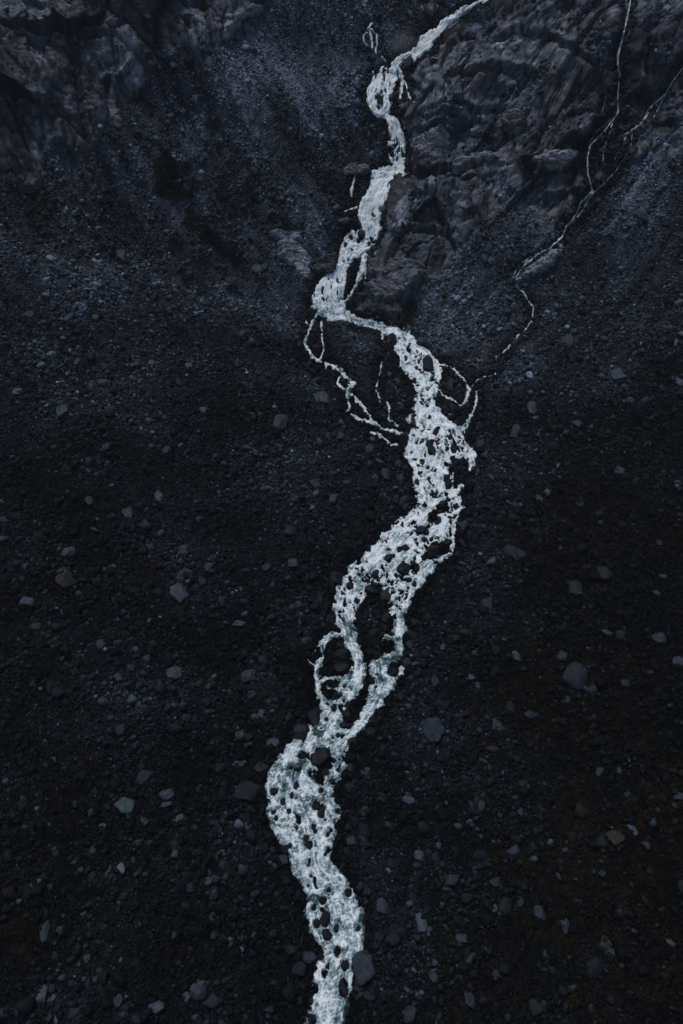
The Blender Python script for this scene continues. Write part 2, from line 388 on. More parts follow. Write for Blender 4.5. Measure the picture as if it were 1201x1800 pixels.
# long fissures and undercut ledges
def fissure(lines, wid, depth, lip):
    g = np.zeros_like(GX)
    n_ = fbm(GX / 3, GY / 3, 270, 3) * 4
    n2_ = .55 + .6 * sstep(-.3, .3, fbm(GX / 7, GY / 7, 275, 2))
    for ln in lines:
        d = np.full(GX.shape, 1e9); sd_ = np.zeros_like(GX)
        for a, b in zip(ln[:-1], ln[1:]):
            q, t_ = seg_dist(PU0, PV0 + n_, a, b)
            k = q < d
            d = np.where(k, q, d)
            sd_ = np.where(k, (a[1] * (1 - t_) + b[1] * t_) - (PV0 + n_), sd_)
        g = g - depth * n2_ * np.exp(-(d / wid) ** 2) + lip * n2_ * np.exp(-((d - wid * 1.6) / (wid * 1.3)) ** 2) * (sd_ > 0)
    return g
PU0, PV0, _ = project(GX, GY, B)
FR = [[(712, 302), (760, 300), (800, 293), (850, 284), (885, 286)], [(925, 292), (960, 298), (1010, 292)], [(745, 197), (800, 186), (850, 192), (925, 190)], [(960, 58), (1000, 84), (1040, 108), (1082, 124)], [(700, 222), (745, 208), (800, 206)],
      [(800, 130), (860, 118), (930, 122)], [(690, 408), (740, 398), (800, 405)], [(960, 345), (1000, 338), (1030, 342)], [(870, 75), (900, 60), (945, 58)], [(1000, 200), (1040, 198), (1085, 205)], [(640, 120), (720, 145), (740, 160)]]
FL = [[(195, 48), (232, 32), (262, 48)], [(212, 138), (238, 114), (272, 98)], [(192, 135), (200, 195), (212, 240)], [(40, 208), (58, 246)], [(100, 250), (118, 268)], [(120, 60), (140, 52), (185, 62)], [(0, 150), (60, 170), (110, 190)], [(330, 30), (338, 90), (344, 120)], [(398, 55), (420, 32), (450, 22)]]
DN = DN + cliffR * fissure(FR, 5.0, 2.4, 1.5) + cliffL * fissure(FL, 4.5, 2.2, 1.3)
def terr(t, sharp):
    f = t - np.floor(t)
    return sstep(.5 - sharp, .5 + sharp, f) - f
amod = sstep(-.35, .35, fbm(GX / 16, GY / 12, 240, 3))
DN = DN + cliffR * (1 - .8 * inr2) * (terr(qb / 8.5, .09) * 1.7 * amod + terr(qb / 2.1 + fbm(GX / 5, GY / 5, 250, 3) * .6, .14) * .5 * (1.1 - .6 * amod))
qc = B * .5 - GX * .35 + fbm(GX / 14, GY / 14, 260, 3) * 4.0
DN = DN * (1 - .85 * sstep(-24, 2, Wg_clean))
DN = DN + cliffL * (terr(qc / 9.0, .14) * 2.4 * sstep(-.3, .3, fbm(GX / 18, GY / 18, 265, 2)) + terr(qc / 2.2, .2) * .35)
D = D - .25 * inriver
# a gully the left bush line and slide tracks follow
Bs = B
for _ in range(3):                                      # a smoothed base gives the direction the rock stands out in
    P_ = np.pad(Bs, 6, mode='edge')
    Bs = sum(P_[6 + a:6 + a + B.shape[0], 6 + b:6 + b + B.shape[1]] for a in (-6, -3, 0, 3, 6) for b in (-6, -3, 0, 3, 6)) / 25
dzdy = np.gradient(Bs, YS, axis=0); dzdx = np.gradient(Bs, XS, axis=1)
Ln = np.sqrt(dzdx ** 2 + dzdy ** 2 + 1)
DN = DN * (1 - .28 * cliffR - .22 * cliffL)
TX, TY, T = GX - dzdx / Ln * DN, GY - dzdy / Ln * DN, B + D + DN / Ln
ts = sampler(T)
pxs, pys, nxs, nys, nzs = sampler(TX), sampler(TY), sampler(-dzdx / Ln), sampler(-dzdy / Ln), sampler(1 / Ln)
def tnormal(x, y):
    e = .5
    nx = -(ts(x + e, y) - ts(x - e, y)) / (2 * e)
    ny = -(ts(x, y + e) - ts(x, y - e)) / (2 * e)
    L = np.sqrt(nx * nx + ny * ny + 1)
    return nx / L, ny / L, 1 / L

# ------------------------------------------------------------------ colour of the ground, with a light falloff painted into it
PU, PV, PD = project(GX, GY, B)
def blobs(x, y, lst):
    """soft patches of growth or gravel, given where they were seen and laid down on the ground"""
    u, v, _ = project(x, y, bs(x, y)) if np.ndim(x) == 1 else (PU, PV, PD)
    n = fbm(x / 6, y / 6, 400, 4, .6)
    r = np.zeros_like(u)
    for (cx, cy, a, b, k) in lst:
        e = 1 - np.hypot((u - cx) / a, (v - cy) / b)
        r = np.maximum(r, k * sstep(-.25, .45, e + n * .45))
    return r
MOSS_FALLOFF = [(1010, 960, 110, 130, .8), (1020, 1230, 200, 130, .9), (860, 1700, 130, 130, .7), (1060, 1560, 220, 200, 1), (1170, 1430, 90, 120, 1), (1120, 1740, 160, 110, .9), (30, 1100, 60, 70, .9), (85, 1165, 40, 35, 1),
        (262, 1000, 35, 26, .9), (385, 1160, 60, 36, .8), (125, 1380, 50, 80, .6), (40, 1640, 60, 60, .7), (235, 1500, 120, 60, .4), (580, 1035, 18, 40, .7), (718, 545, 24, 26, .9), (705, 560, 30, 20, .4), (300, 1640, 120, 60, .5), (60, 860, 60, 50, .5), (640, 930, 40, 30, .5),
        (100, 360, 130, 60, .5), (190, 420, 120, 70, .45), (820, 640, 40, 30, .3), (1150, 930, 90, 70, .7), (130, 1530, 160, 160, .45), (470, 1290, 50, 60, .4), (300, 420, 130, 60, .35), (1090, 780, 120, 60, .25)]  # moss growth; the broad lower right patches also paint in corner falloff
GRAVEL = [(470, 1225, 40, 45, 1), (740, 1230, 70, 220, .6), (660, 1550, 60, 200, .55), (450, 1620, 90, 170, .5), (900, 640, 60, 70, .5), (560, 60, 120, 190, .7), (430, 260, 120, 160, .8), (470, 440, 90, 130, .8), (960, 225, 60, 25, .8), (1050, 430, 160, 120, .6), (850, 520, 110, 110, .6), (520, 480, 60, 80, .5), (670, 920, 70, 100, .35), (800, 1080, 80, 90, .4)]
_q = unproject([(280, 200), (520, 540), (1150, 340), (880, 650)], bs)
STA = (_q[1] - _q[0]) / np.linalg.norm(_q[1] - _q[0]); STB = (_q[3] - _q[2]) / np.linalg.norm(_q[3] - _q[2])
def ground_colour(x, y, wet_, grid=True):
    moss = blobs(x, y, MOSS_FALLOFF)
    grav = blobs(x, y, GRAVEL)
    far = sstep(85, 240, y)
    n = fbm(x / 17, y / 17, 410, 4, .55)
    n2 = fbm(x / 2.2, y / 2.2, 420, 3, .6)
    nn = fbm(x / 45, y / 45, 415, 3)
    val = (.0082 + .052 * far) * (1 - .6 * sstep(8, 50, x - xr(y)) * (1 - sstep(110, 150, y))) * np.exp(.75 * n + .35 * n2 + .5 * nn) * (1 + .8 * grav)  # near right side darkened to paint in the light falloff
    sl = fbm((x * STA[0] + y * STA[1]) / 40, (-x * STA[1] + y * STA[0]) / 3.0, 450, 3)
    sr = fbm((x * STB[0] + y * STB[1]) / 40, (-x * STB[1] + y * STB[0]) / 3.0, 460, 3)
    lf = sstep(2, -12, x - xr(y)); 
    val = val * np.exp(.8 * (sl * lf + sr * (1 - lf)) * sstep(120, 185, y))
    val = np.clip(val, .0028, .2) * (1 - .5 * wet_)
    r = val * (.79 + .04 * n); g = val * (.95); b = val * 1.27
    mr, mg, mb = .0082, .0066, .0024
    k = np.clip(moss * (.75 + .5 * n2), 0, 1) * .9
    var = 1 + .7 * n2
    return np.stack([r * (1 - k) + mr * var * k, g * (1 - k) + mg * var * k, b * (1 - k) + mb * var * k], -1), moss, grav
print("colour")
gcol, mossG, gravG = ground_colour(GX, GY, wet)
def rock_colour(crack, tone, seed):
    n = fbm(GX / 6, GY / 6, seed, 4, .6)
    n2 = fbm(GX / 3.0, GY / .9, seed + 5, 3, .6)
    bedl = fbm((GX + GY * .3) / 5, (GY - GX * .25) / .55, seed + 15, 3, .6)
    val = .115 * np.exp(.72 * tone + .45 * n + .30 * n2 + .55 * bedl) * (1 - .75 * crack)
    val = np.clip(val, .012, .42)
    warm = sstep(.2, .7, fbm(GX / 11, GY / 11, seed + 9, 3))
    return np.stack([val * (.86 + .12 * warm), val * (.96), val * (1.17 - .13 * warm)], -1)
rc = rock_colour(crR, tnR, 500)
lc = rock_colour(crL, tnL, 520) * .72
# wet, dark seep streaks in the upper right corner and beside the falls
seep = sstep(.1, .6, fbm(GX / 2.2, GY / 14, 540, 3) + 1.1 * np.exp(-(((PU - 1170) / 95) ** 2 + ((PV - 110) / 110) ** 2)) + .8 * np.exp(-(((PU - 700) / 40) ** 2 + ((PV - 60) / 30) ** 2)))
rc = rc * (1 - .6 * seep[..., None])
rc = rc * (1 - .5 * wet[..., None])
patch = sstep(.05, .35, fbm(GX / 8, GY / 5, 560, 4) - .12) * sstep(0, 6, dR)     # scree lying on the ledges
patch = np.maximum(patch, blobs(GX, GY, [(965, 228, 62, 24, 1), (820, 225, 60, 14, .8), (1150, 240, 40, 14, .8)]))
gc2 = gcol * 1.1
rc = rc * (1 - patch[..., None] * .85) + gc2 * patch[..., None] * .85
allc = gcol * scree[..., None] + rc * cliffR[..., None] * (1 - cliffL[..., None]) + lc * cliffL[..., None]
gcs = [sampler(np.ascontiguousarray(gcol[..., k])) for k in range(3)]
wets = sampler(wet); wgs = sampler(Wg_clean); mosss = sampler(mossG); gravs = sampler(gravG)
clRs = sampler(cliffR * (1 - patch)); clLs = sampler(cliffL)

# ------------------------------------------------------------------ materials
def new_mat(name):
    m = bpy.data.materials.new(name)
    m.use_nodes = True
    return m, m.node_tree.nodes, m.node_tree.links, m.node_tree.nodes['Principled BSDF']

def rock_mat(name, bump, scale, spec=.10, rough=.75, strata=False, objvar=False, pebbles=False):
    m, N, L, P = new_mat(name)
    at = N.new('ShaderNodeAttribute'); at.attribute_name = 'tint'
    co = N.new('ShaderNodeTexCoord')
    src = co.outputs['Object']
    n1 = N.new('ShaderNodeTexNoise'); n1.inputs['Scale'].default_value = scale; n1.inputs['Detail'].default_value = 8; n1.inputs['Roughness'].default_value = .68
    mp = N.new('ShaderNodeMapping')
    if strata: mp.inputs['Scale'].default_value = (.6, .8, 3.2); mp.inputs['Rotation'].default_value = (.25, .3, 0)
    L.new(src, mp.inputs[0]); L.new(mp.outputs[0], n1.inputs[0])
    mr = N.new('ShaderNodeMapRange'); mr.inputs[1].default_value = .28; mr.inputs[2].default_value = .72; mr.inputs[3].default_value = .45; mr.inputs[4].default_value = 1.6
    L.new(n1.outputs[0], mr.inputs[0])
    mul = N.new('ShaderNodeVectorMath'); mul.operation = 'SCALE'
    L.new(at.outputs['Color'], mul.inputs[0]); L.new(mr.outputs[0], mul.inputs['Scale'])
    out = mul.outputs[0]
    hsrc = n1.outputs[0]
    if pebbles:
        vo = N.new('ShaderNodeTexVoronoi'); vo.inputs['Scale'].default_value = 3.2
        L.new(src, vo.inputs['Vector'])
        sp = N.new('ShaderNodeSeparateColor'); L.new(vo.outputs['Color'], sp.inputs[0])
        m2 = N.new('ShaderNodeMapRange'); m2.inputs[3].default_value = .45; m2.inputs[4].default_value = 1.75
        L.new(sp.outputs[0], m2.inputs[0])
        mu2 = N.new('ShaderNodeVectorMath'); mu2.operation = 'SCALE'
        L.new(out, mu2.inputs[0]); L.new(m2.outputs[0], mu2.inputs['Scale'])
        out = mu2.outputs[0]
        ad = N.new('ShaderNodeMath'); ad.operation = 'MULTIPLY_ADD'; ad.inputs[1].default_value = -1.6
        L.new(vo.outputs['Distance'], ad.inputs[0]); L.new(n1.outputs[0], ad.inputs[2])
        hsrc = ad.outputs[0]
    L.new(out, P.inputs['Base Color'])
    bp = N.new('ShaderNodeBump'); bp.inputs['Strength'].default_value = bump; bp.inputs['Distance'].default_value = .5
    L.new(hsrc, bp.inputs['Height']); L.new(bp.outputs[0], P.inputs['Normal'])
    P.inputs['Roughness'].default_value = rough
    P.inputs['Specular IOR Level'].default_value = spec
    return m

def tint_mat(name, tint, bump=.9, scale=1.4, rough=.6):
    """boulder rock of one overall colour with mineral mottling and veins"""
    m, N, L, P = new_mat(name)
    co = N.new('ShaderNodeTexCoord')
    oi = N.new('ShaderNodeObjectInfo')
    off = N.new('ShaderNodeVectorMath'); off.operation = 'MULTIPLY_ADD'
    L.new(oi.outputs['Random'], off.inputs[0]); off.inputs[1].default_value = (31, 17, 23); L.new(co.outputs['Object'], off.inputs[2])
    n1 = N.new('ShaderNodeTexNoise'); n1.inputs['Scale'].default_value = scale; n1.inputs['Detail'].default_value = 9; n1.inputs['Roughness'].default_value = .7
    L.new(off.outputs[0], n1.inputs[0])
    cr = N.new('ShaderNodeValToRGB')
    e = cr.color_ramp.elements
    e[0].position, e[1].position = .32, .72
    e[0].color = (*[c * .4 for c in tint], 1); e[1].color = (*[min(c * 1.5, .5) for c in tint], 1)
    L.new(n1.outputs[0], cr.inputs[0])
    mr = N.new('ShaderNodeMapRange'); mr.inputs[3].default_value = .75; mr.inputs[4].default_value = 1.25
    L.new(oi.outputs['Random'], mr.inputs[0])
    mul = N.new('ShaderNodeVectorMath'); mul.operation = 'SCALE'
    L.new(cr.outputs[0], mul.inputs[0]); L.new(mr.outputs[0], mul.inputs['Scale'])
    L.new(mul.outputs[0], P.inputs['Base Color'])
    bp = N.new('ShaderNodeBump'); bp.inputs['Strength'].default_value = bump; bp.inputs['Distance'].default_value = .25
    L.new(n1.outputs[0], bp.inputs['Height']); L.new(bp.outputs[0], P.inputs['Normal'])
    P.inputs['Roughness'].default_value = rough
    P.inputs['Specular IOR Level'].default_value = .14
    return m

M_GROUND = rock_mat('scree_ground', .9, .9, spec=.04, pebbles=True)
M_CLIFF = rock_mat('cliff_rock', .5, .35, strata=True)
M_STONE = rock_mat('scree_stone', .4, 1.1, spec=.07)
M_B = {'dark': tint_mat('boulder_dark', (.014, .018, .025)), 'grey': tint_mat('boulder_grey', (.028, .036, .050)),
       'pale': tint_mat('boulder_pale', (.048, .061, .082)), 'greenish': tint_mat('boulder_greenish', (.036, .052, .058)),
       'brownish': tint_mat('boulder_brownish', (.026, .023, .020)), 'wet': tint_mat('boulder_wet', (.0075, .0105, .0145), rough=.42)}

# ------------------------------------------------------------------ mesh helpers
def mesh_from(name, verts, faces, mat=None, col=None, nside=3, smooth=False):
    me = bpy.data.meshes.new(name)
    nv, nf = len(verts), len(faces)
    me.vertices.add(nv)
    me.vertices.foreach_set('co', np.ascontiguousarray(verts, dtype=np.float32).ravel())
    me.loops.add(nf * nside)
    me.loops.foreach_set('vertex_index', np.ascontiguousarray(faces, dtype=np.int32).ravel())
    me.polygons.add(nf)
    me.polygons.foreach_set('loop_start', np.arange(0, nf * nside, nside, dtype=np.int32))
    me.polygons.foreach_set('loop_total', np.full(nf, nside, dtype=np.int32))
    if smooth: me.polygons.foreach_set('use_smooth', np.ones(nf, bool))
    me.update(calc_edges=True)
    if col is not None:
        a = me.attributes.new('tint', 'FLOAT_COLOR', 'POINT')
        c = np.ones((nv, 4), np.float32); c[:, :3] = col
        a.data.foreach_set('color', c.ravel())
    if mat: me.materials.append(mat)
    return me

def link(name, me, kind=None, label=None, cat=None, group=None, parent=None):
    o = bpy.data.objects.new(name, me)
    COL.objects.link(o)
    if kind: o['kind'] = kind
    if label: o['label'] = label
    if cat: o['category'] = cat
    if group: o['group'] = group
    if parent: o.parent = parent
    return o

# ------------------------------------------------------------------ ground and the two rock walls
print("terrain")
ny, nx = GX.shape
idx = np.arange(ny * nx).reshape(ny, nx)
quads = np.stack([idx[:-1, :-1], idx[:-1, 1:], idx[1:, 1:], idx[1:, :-1]], -1).reshape(-1, 4)
qL = (cliffL[:-1, :-1].ravel() > .5)
qR = (cliffR[:-1, :-1].ravel() > .5) & ~qL
V = np.stack([TX.ravel(), TY.ravel(), T.ravel()], -1)
C = allc.reshape(-1, 3)
def sub(name, mask, mat, kind, label, cat):
    q = quads[mask]
    used = np.unique(q)
    remap = np.zeros(ny * nx, np.int32); remap[used] = np.arange(len(used))
    return link(name, mesh_from(name, V[used], remap[q], mat, C[used], 4), kind, label, cat)
sub('ground', ~(qL | qR), M_GROUND, 'structure', 'dark grey scree and gravel slope covering the whole valley floor', 'ground')
sub('cliff', qR, M_CLIFF, 'structure', 'fractured grey rock wall right of the waterfalls, crossed by thin streams', 'cliff')
sub('cliff', qL, M_CLIFF, 'structure', 'dark grooved rock wall above the scree in the upper left', 'cliff')

# ------------------------------------------------------------------ water
print("water")
def water_mat():
    m, N, L, P = new_mat('white_water')
    at = N.new('ShaderNodeAttribute'); at.attribute_name = 'tint'
    sp = N.new('ShaderNodeSeparateColor'); L.new(at.outputs['Color'], sp.inputs[0])
    co = N.new('ShaderNodeTexCoord')
    n1 = N.new('ShaderNodeTexNoise'); n1.inputs['Scale'].default_value = 4.5; n1.inputs['Detail'].default_value = 6; n1.inputs['Roughness'].default_value = .75
    L.new(co.outputs['Object'], n1.inputs[0])
    ma = N.new('ShaderNodeMath'); ma.operation = 'MULTIPLY_ADD'; ma.inputs[1].default_value = .62; L.new(n1.outputs[0], ma.inputs[0]); 
    mb = N.new('ShaderNodeMath'); mb.operation = 'SUBTRACT'; L.new(sp.outputs[0], mb.inputs[0]); mb.inputs[1].default_value = .31
    L.new(mb.outputs[0], ma.inputs[2])
    cr = N.new('ShaderNodeValToRGB')
    cr.color_ramp.elements[0].position = 0.0; cr.color_ramp.elements[0].color = (.010, .024, .030, 1)
    cr.color_ramp.elements[1].position = 1.0; cr.color_ramp.elements[1].color = (.86, .90, .93, 1)
    for p, c in ((.25, (.048, .096, .108)), (.55, (.26, .355, .385)), (.78, (.60, .67, .71))):
        e = cr.color_ramp.elements.new(p); e.color = (*c, 1)
    L.new(ma.outputs[0], cr.inputs[0])
    L.new(cr.outputs[0], P.inputs['Base Color'])
    P.inputs['Roughness'].default_value = .45
    P.inputs['Specular IOR Level'].default_value = .35
    bp = N.new('ShaderNodeBump'); bp.inputs['Strength'].default_value = .6; bp.inputs['Distance'].default_value = .2
    L.new(n1.outputs[0], bp.inputs['Height']); L.new(bp.outputs[0], P.inputs['Normal'])
    return m
M_WATER = water_mat()

def water_sheet(name, braids, rocks, step, label, thin):
    pts = np.concatenate([unproject([(p[0], p[1]) for p in br], bs) for br in braids])
    x0, x1 = pts[:, 0].min() - 5, pts[:, 0].max() + 5
    y0_, y1 = pts[:, 1].min() - 5, pts[:, 1].max() + 5
    VV, FF, CC = [], [], []
    base = 0
    band = step * 92
    for yb in np.arange(y0_, y1, band):
        ys = np.arange(0, int(round(band / step)) + 1) * step + yb
        near = pts[(pts[:, 1] > yb - 12) & (pts[:, 1] < yb + band + 12)]
        if not len(near): near = pts[[np.argmin(np.abs(pts[:, 1] - yb))]]
        xs = np.arange(math.floor((near[:, 0].min() - 5) / step), (near[:, 0].max() + 5) / step) * step
        gx, gy = np.meshgrid(xs, ys)
        bz = bs(gx, gy)
        w, s, t, u, v, dep, hwf, rock = water_field(gx, gy, bz, braids, rocks, thin)
        mpp = dep / 1286
        wm = w * mpp
        tz = ts(gx, gy)
        # turbulence running with the current
        turb = fbm(s / 1.4, t / .55, 81, 4, .6)
        swell = fbm(gx / 2.4, gy / 2.4, 83, 3)
        wm = wm - (.10 if thin else 0)
        h = np.clip(wm * .9, -.7, .30 if not thin else .14) + np.where(wm > 0, .14 if thin else np.where(hwf < 6, .03, 0), 0) + np.where(wm > 0, (turb * .13 + swell * .16) * (.25 if thin else 1), 0) + .04
        # foam amount
        fl = sstep(430, 560, v)                      # falls are whiter, the lower river is patchier
        cx, cy, dx, dy, f1, f2 = cells(gx / 1.1 + .5 * turb, gy / 1.5 + .4 * swell, 77)
        web = sstep(.02, .30, f2 - f1)
        fm = 1.04 - web * .34 * fl - .30 * sstep(-.2, .6, swell) * fl - .26 * sstep(0, .7, -turb)
        str_ = fbm(s / 3.0, t / .32, 87, 3, .6)
        fm = fm - .42 * sstep(.0, .6, str_) * (1 - .55 * fl)
        fm = fm + .20 * sstep(.0, 1.0, turb)
        _a, _b, _c, _d, g1, g2 = cells(gx / .55 + .9 * turb, gy / .6 + .9 * swell, 79)
        fil = 1 - sstep(.03, .24, g2 - g1)
        fm = fm - .05 * fl + .26 * fil * fl
        fall = np.maximum.reduce([sstep(a, a + 10, v) * (1 - sstep(b - 10, b, v)) for a, b in ((-200, 95), (128, 160), (306, 384), (446, 522))])
        strk = fbm(s / 5.0, (t + .5 * swell) / .42, 91, 3, .6)
        fm = fm * (1 - fall) + fall * (.95 - .34 * sstep(-.1, .7, strk + .3 * turb) + .06 * turb)
        h = h - fall * np.where(wm > 0, turb * .10 + swell * .10, 0) + .25 * (wm > 0) * (v < 130)
        tl = np.zeros_like(gx)
        for (cx_, cy_, a, b) in TEAL:
            e = 1 - np.hypot((u - cx_) / a, (v - cy_) / b)
            tl = np.maximum(tl, sstep(-.3, .7, e + .5 * swell))
        fm = fm - .46 * tl + .14 * sstep(540, 600, v) * (1 - sstep(1050, 1150, v))
        # bow waves round the stones, thin margins
        fm = np.where((rock > -3.2) & (rock < 0), np.maximum(fm, .92), fm)
        if not thin:
            deepedge = sstep(.55, 0, np.where(hwf > 7, wm + .35 * str_ + .3 * swell, 9)) * (.35 + .65 * sstep(850, 1150, v)) * (1 - fall)
            fm = fm - .01 * sstep(1000, 1150, v) + .12 * fil * sstep(1000, 1150, v)
            fm = fm - .42 * deepedge - .10 * (hwf < 5) + .35 * (hwf < 5) * fbm(s / 1.2, t / .6, 89, 2)
        else:
            fm = fm * .74 + .30 * fbm(s / 1.6, t / .5, 88, 2)
        fm = np.clip(fm, .0, 1.05)
        keep = (h > -.35)
        kq = keep[:-1, :-1] | keep[1:, :-1] | keep[:-1, 1:] | keep[1:, 1:]
        n_ = gx.size
        ii = np.arange(n_).reshape(gx.shape)
        q = np.stack([ii[:-1, :-1], ii[:-1, 1:], ii[1:, 1:], ii[1:, :-1]], -1)[kq]
        if not len(q): continue
        used = np.unique(q)
        rm = np.zeros(n_, np.int64); rm[used] = np.arange(len(used))
        qx, qy = gx.ravel()[used], gy.ravel()[used]
        hh = h.ravel()[used]
        VV.append(np.stack([pxs(qx, qy) + nxs(qx, qy) * hh, pys(qx, qy) + nys(qx, qy) * hh, tz.ravel()[used] + nzs(qx, qy) * hh], -1))
        CC.append(np.repeat(fm.ravel()[used][:, None], 3, 1))
        FF.append(rm[q] + base)
        base += len(used)
    print(name, base)
    return link(name, mesh_from(name, np.concatenate(VV), np.concatenate(FF), M_WATER, np.concatenate(CC), 4, True), 'structure', label, 'water')
water_sheet('river', RIVER, WET, .13, 'white foaming mountain river tumbling down rock steps and braiding through boulders', False)
water_sheet('stream', STREAM, [], .14, 'thin pale stream threading down the right rock wall to the river', True)

# ------------------------------------------------------------------ stones
def ico(sub):
    t = (1 + 5 ** .5) / 2
    v = [(-1, t, 0), (1, t, 0), (-1, -t, 0), (1, -t, 0), (0, -1, t), (0, 1, t), (0, -1, -t), (0, 1, -t), (t, 0, -1), (t, 0, 1), (-t, 0, -1), (-t, 0, 1)]
    f = [(0, 11, 5), (0, 5, 1), (0, 1, 7), (0, 7, 10), (0, 10, 11), (1, 5, 9), (5, 11, 4), (11, 10, 2), (10, 7, 6), (7, 1, 8), (3, 9, 4), (3, 4, 2), (3, 2, 6), (3, 6, 8), (3, 8, 9), (4, 9, 5), (2, 4, 11), (6, 2, 10), (8, 6, 7), (9, 8, 1)]
    v = [np.array(p) / np.linalg.norm(p) for p in v]
    for _ in range(sub):
        cache, nf = {}, []
        def mid(a, b):
            k = (min(a, b), max(a, b))
            if k not in cache:
                m = v[a] + v[b]; v.append(m / np.linalg.norm(m)); cache[k] = len(v) - 1
            return cache[k]
        for a, b, c in f:
            ab, bc, ca = mid(a, b), mid(b, c), mid(c, a)
            nf += [(a, ab, ca), (b, bc, ab), (c, ca, bc), (ab, bc, ca)]
        f = nf
    return np.array(v), np.array(f)

def rock_shape(sub, seed, cuts=11, rough=.03, roundness=.0):
    r = np.random.default_rng(seed)
    v, f = ico(sub)
    v = v * (1 + 0 * v)
    n = r.normal(size=(cuts, 3)); n /= np.linalg.norm(n, axis=1)[:, None]
    d = r.uniform(.42 + roundness, .82 + roundness * .6, cuts)
    for _ in range(2):
        for k in range(cuts):
            o = v @ n[k] - d[k]
            v = v - np.maximum(o, 0)[:, None] * n[k][None, :]
    if rough:
        ph = r.uniform(0, 50, 3)
        nz = perlin(v[:, 0] * 2.6 + ph[0] + v[:, 2] * 1.3, v[:, 1] * 2.6 + ph[1] - v[:, 2], seed) + .5 * perlin(v[:, 0] * 6 + v[:, 2] * 4, v[:, 1] * 6 - v[:, 2] * 5 + ph[2], seed + 3)
        v = v * (1 + rough * nz)[:, None]
    ext = np.abs(v).max(0)
    return v / ext, f

small_v, small_f = [], None
for k in range(48):
    v, f = rock_shape(0, 900 + k, 3, 0)
    v = v * (1 + .22 * np.random.default_rng(k).normal(size=(12, 1)))
    small_v.append(v); small_f = f
small_v = np.array(small_v)
mid_v = []
for k in range(48):
    v, f = rock_shape(1, 1200 + k, 10, .05)
    mid_v.append(v); mid_f = f
mid_v = np.array(mid_v) * (1 + .09 * np.random.default_rng(3).normal(size=(48, len(mid_v[0]), 1)))

def rotmats(n, tilt, yaw=None):
    a = rng.uniform(0, 2 * np.pi, n) if yaw is None else rng.normal(.25, yaw, n)
    tx_, ty_ = rng.normal(0, tilt, n), rng.normal(0, tilt, n)
    ca, sa, c1, s1, c2, s2 = np.cos(a), np.sin(a), np.cos(tx_), np.sin(tx_), np.cos(ty_), np.sin(ty_)
    Z = np.zeros((n, 3, 3)); Z[:, 0, 0] = ca; Z[:, 0, 1] = -sa; Z[:, 1, 0] = sa; Z[:, 1, 1] = ca; Z[:, 2, 2] = 1
    X = np.zeros((n, 3, 3)); X[:, 0, 0] = 1; X[:, 1, 1] = c1; X[:, 1, 2] = -s1; X[:, 2, 1] = s1; X[:, 2, 2] = c1
    Y = np.zeros((n, 3, 3)); Y[:, 1, 1] = 1; Y[:, 0, 0] = c2; Y[:, 0, 2] = s2; Y[:, 2, 0] = -s2; Y[:, 2, 2] = c2
    return X @ Y @ Z

def slope_frames(x, y):
    nx_, ny_, nz_ = tnormal(x, y)
    n = np.stack([nx_, ny_, nz_], -1)
    e = np.tile(np.array([1.0, 0, 0]), (len(x), 1))
    t1 = e - (e * n).sum(1)[:, None] * n
    t1 /= np.linalg.norm(t1, axis=1)[:, None]
    t2 = np.cross(n, t1)
    return np.stack([t1, t2, n], -1)

def stone_tints(n, x, y, r):
    base = np.stack([g(x, y) for g in gcs], -1).mean(1)  # ground tone, so its painted falloff carries over to the stones
    base = np.clip(base, .0036, 1)
    val = base * np.exp(rng.normal(.08, 1, n) * (.70 - .22 * sstep(130, 190, y))) * (1.0)
    pale = rng.random(n) < .035
    val = np.where(pale, val * rng.uniform(1.6, 3.2, n), val)
    val = np.clip(val, .004, .22) * (1 - .45 * wets(x, y))
    hue = rng.random(n)
    m = np.stack([np.where(hue > .97, 1.10, .74), np.where(hue > .97, .95, np.where(hue < .12, 1.02, .95)), np.where(hue > .97, .85, np.where(hue < .12, 1.12, 1.27))], -1)
    ms = mosss(x, y)[:, None] * .5
    m = m * (1 - ms) + np.array([1.02, .98, .82]) * ms
    return val[:, None] * m

def scatter(n, rmin, rmax, alpha, dens_fn):
    x = rng.uniform(-150, 150, n * 3); y = rng.uniform(2, 300, n * 3)
    # nothing is ever seen outside a wide cone about the place
    ok = np.abs(x) < 50 + .58 * np.maximum(y, 0)
    x, y = x[ok], y[ok]
    p = dens_fn(x, y)
    k = rng.random(len(x)) < p
    x, y = x[k][:n], y[k][:n]
    u = rng.random(len(x))
    r = (rmin ** -alpha * (1 - u) + rmax ** -alpha * u) ** (-1 / alpha)
    return x, y, r

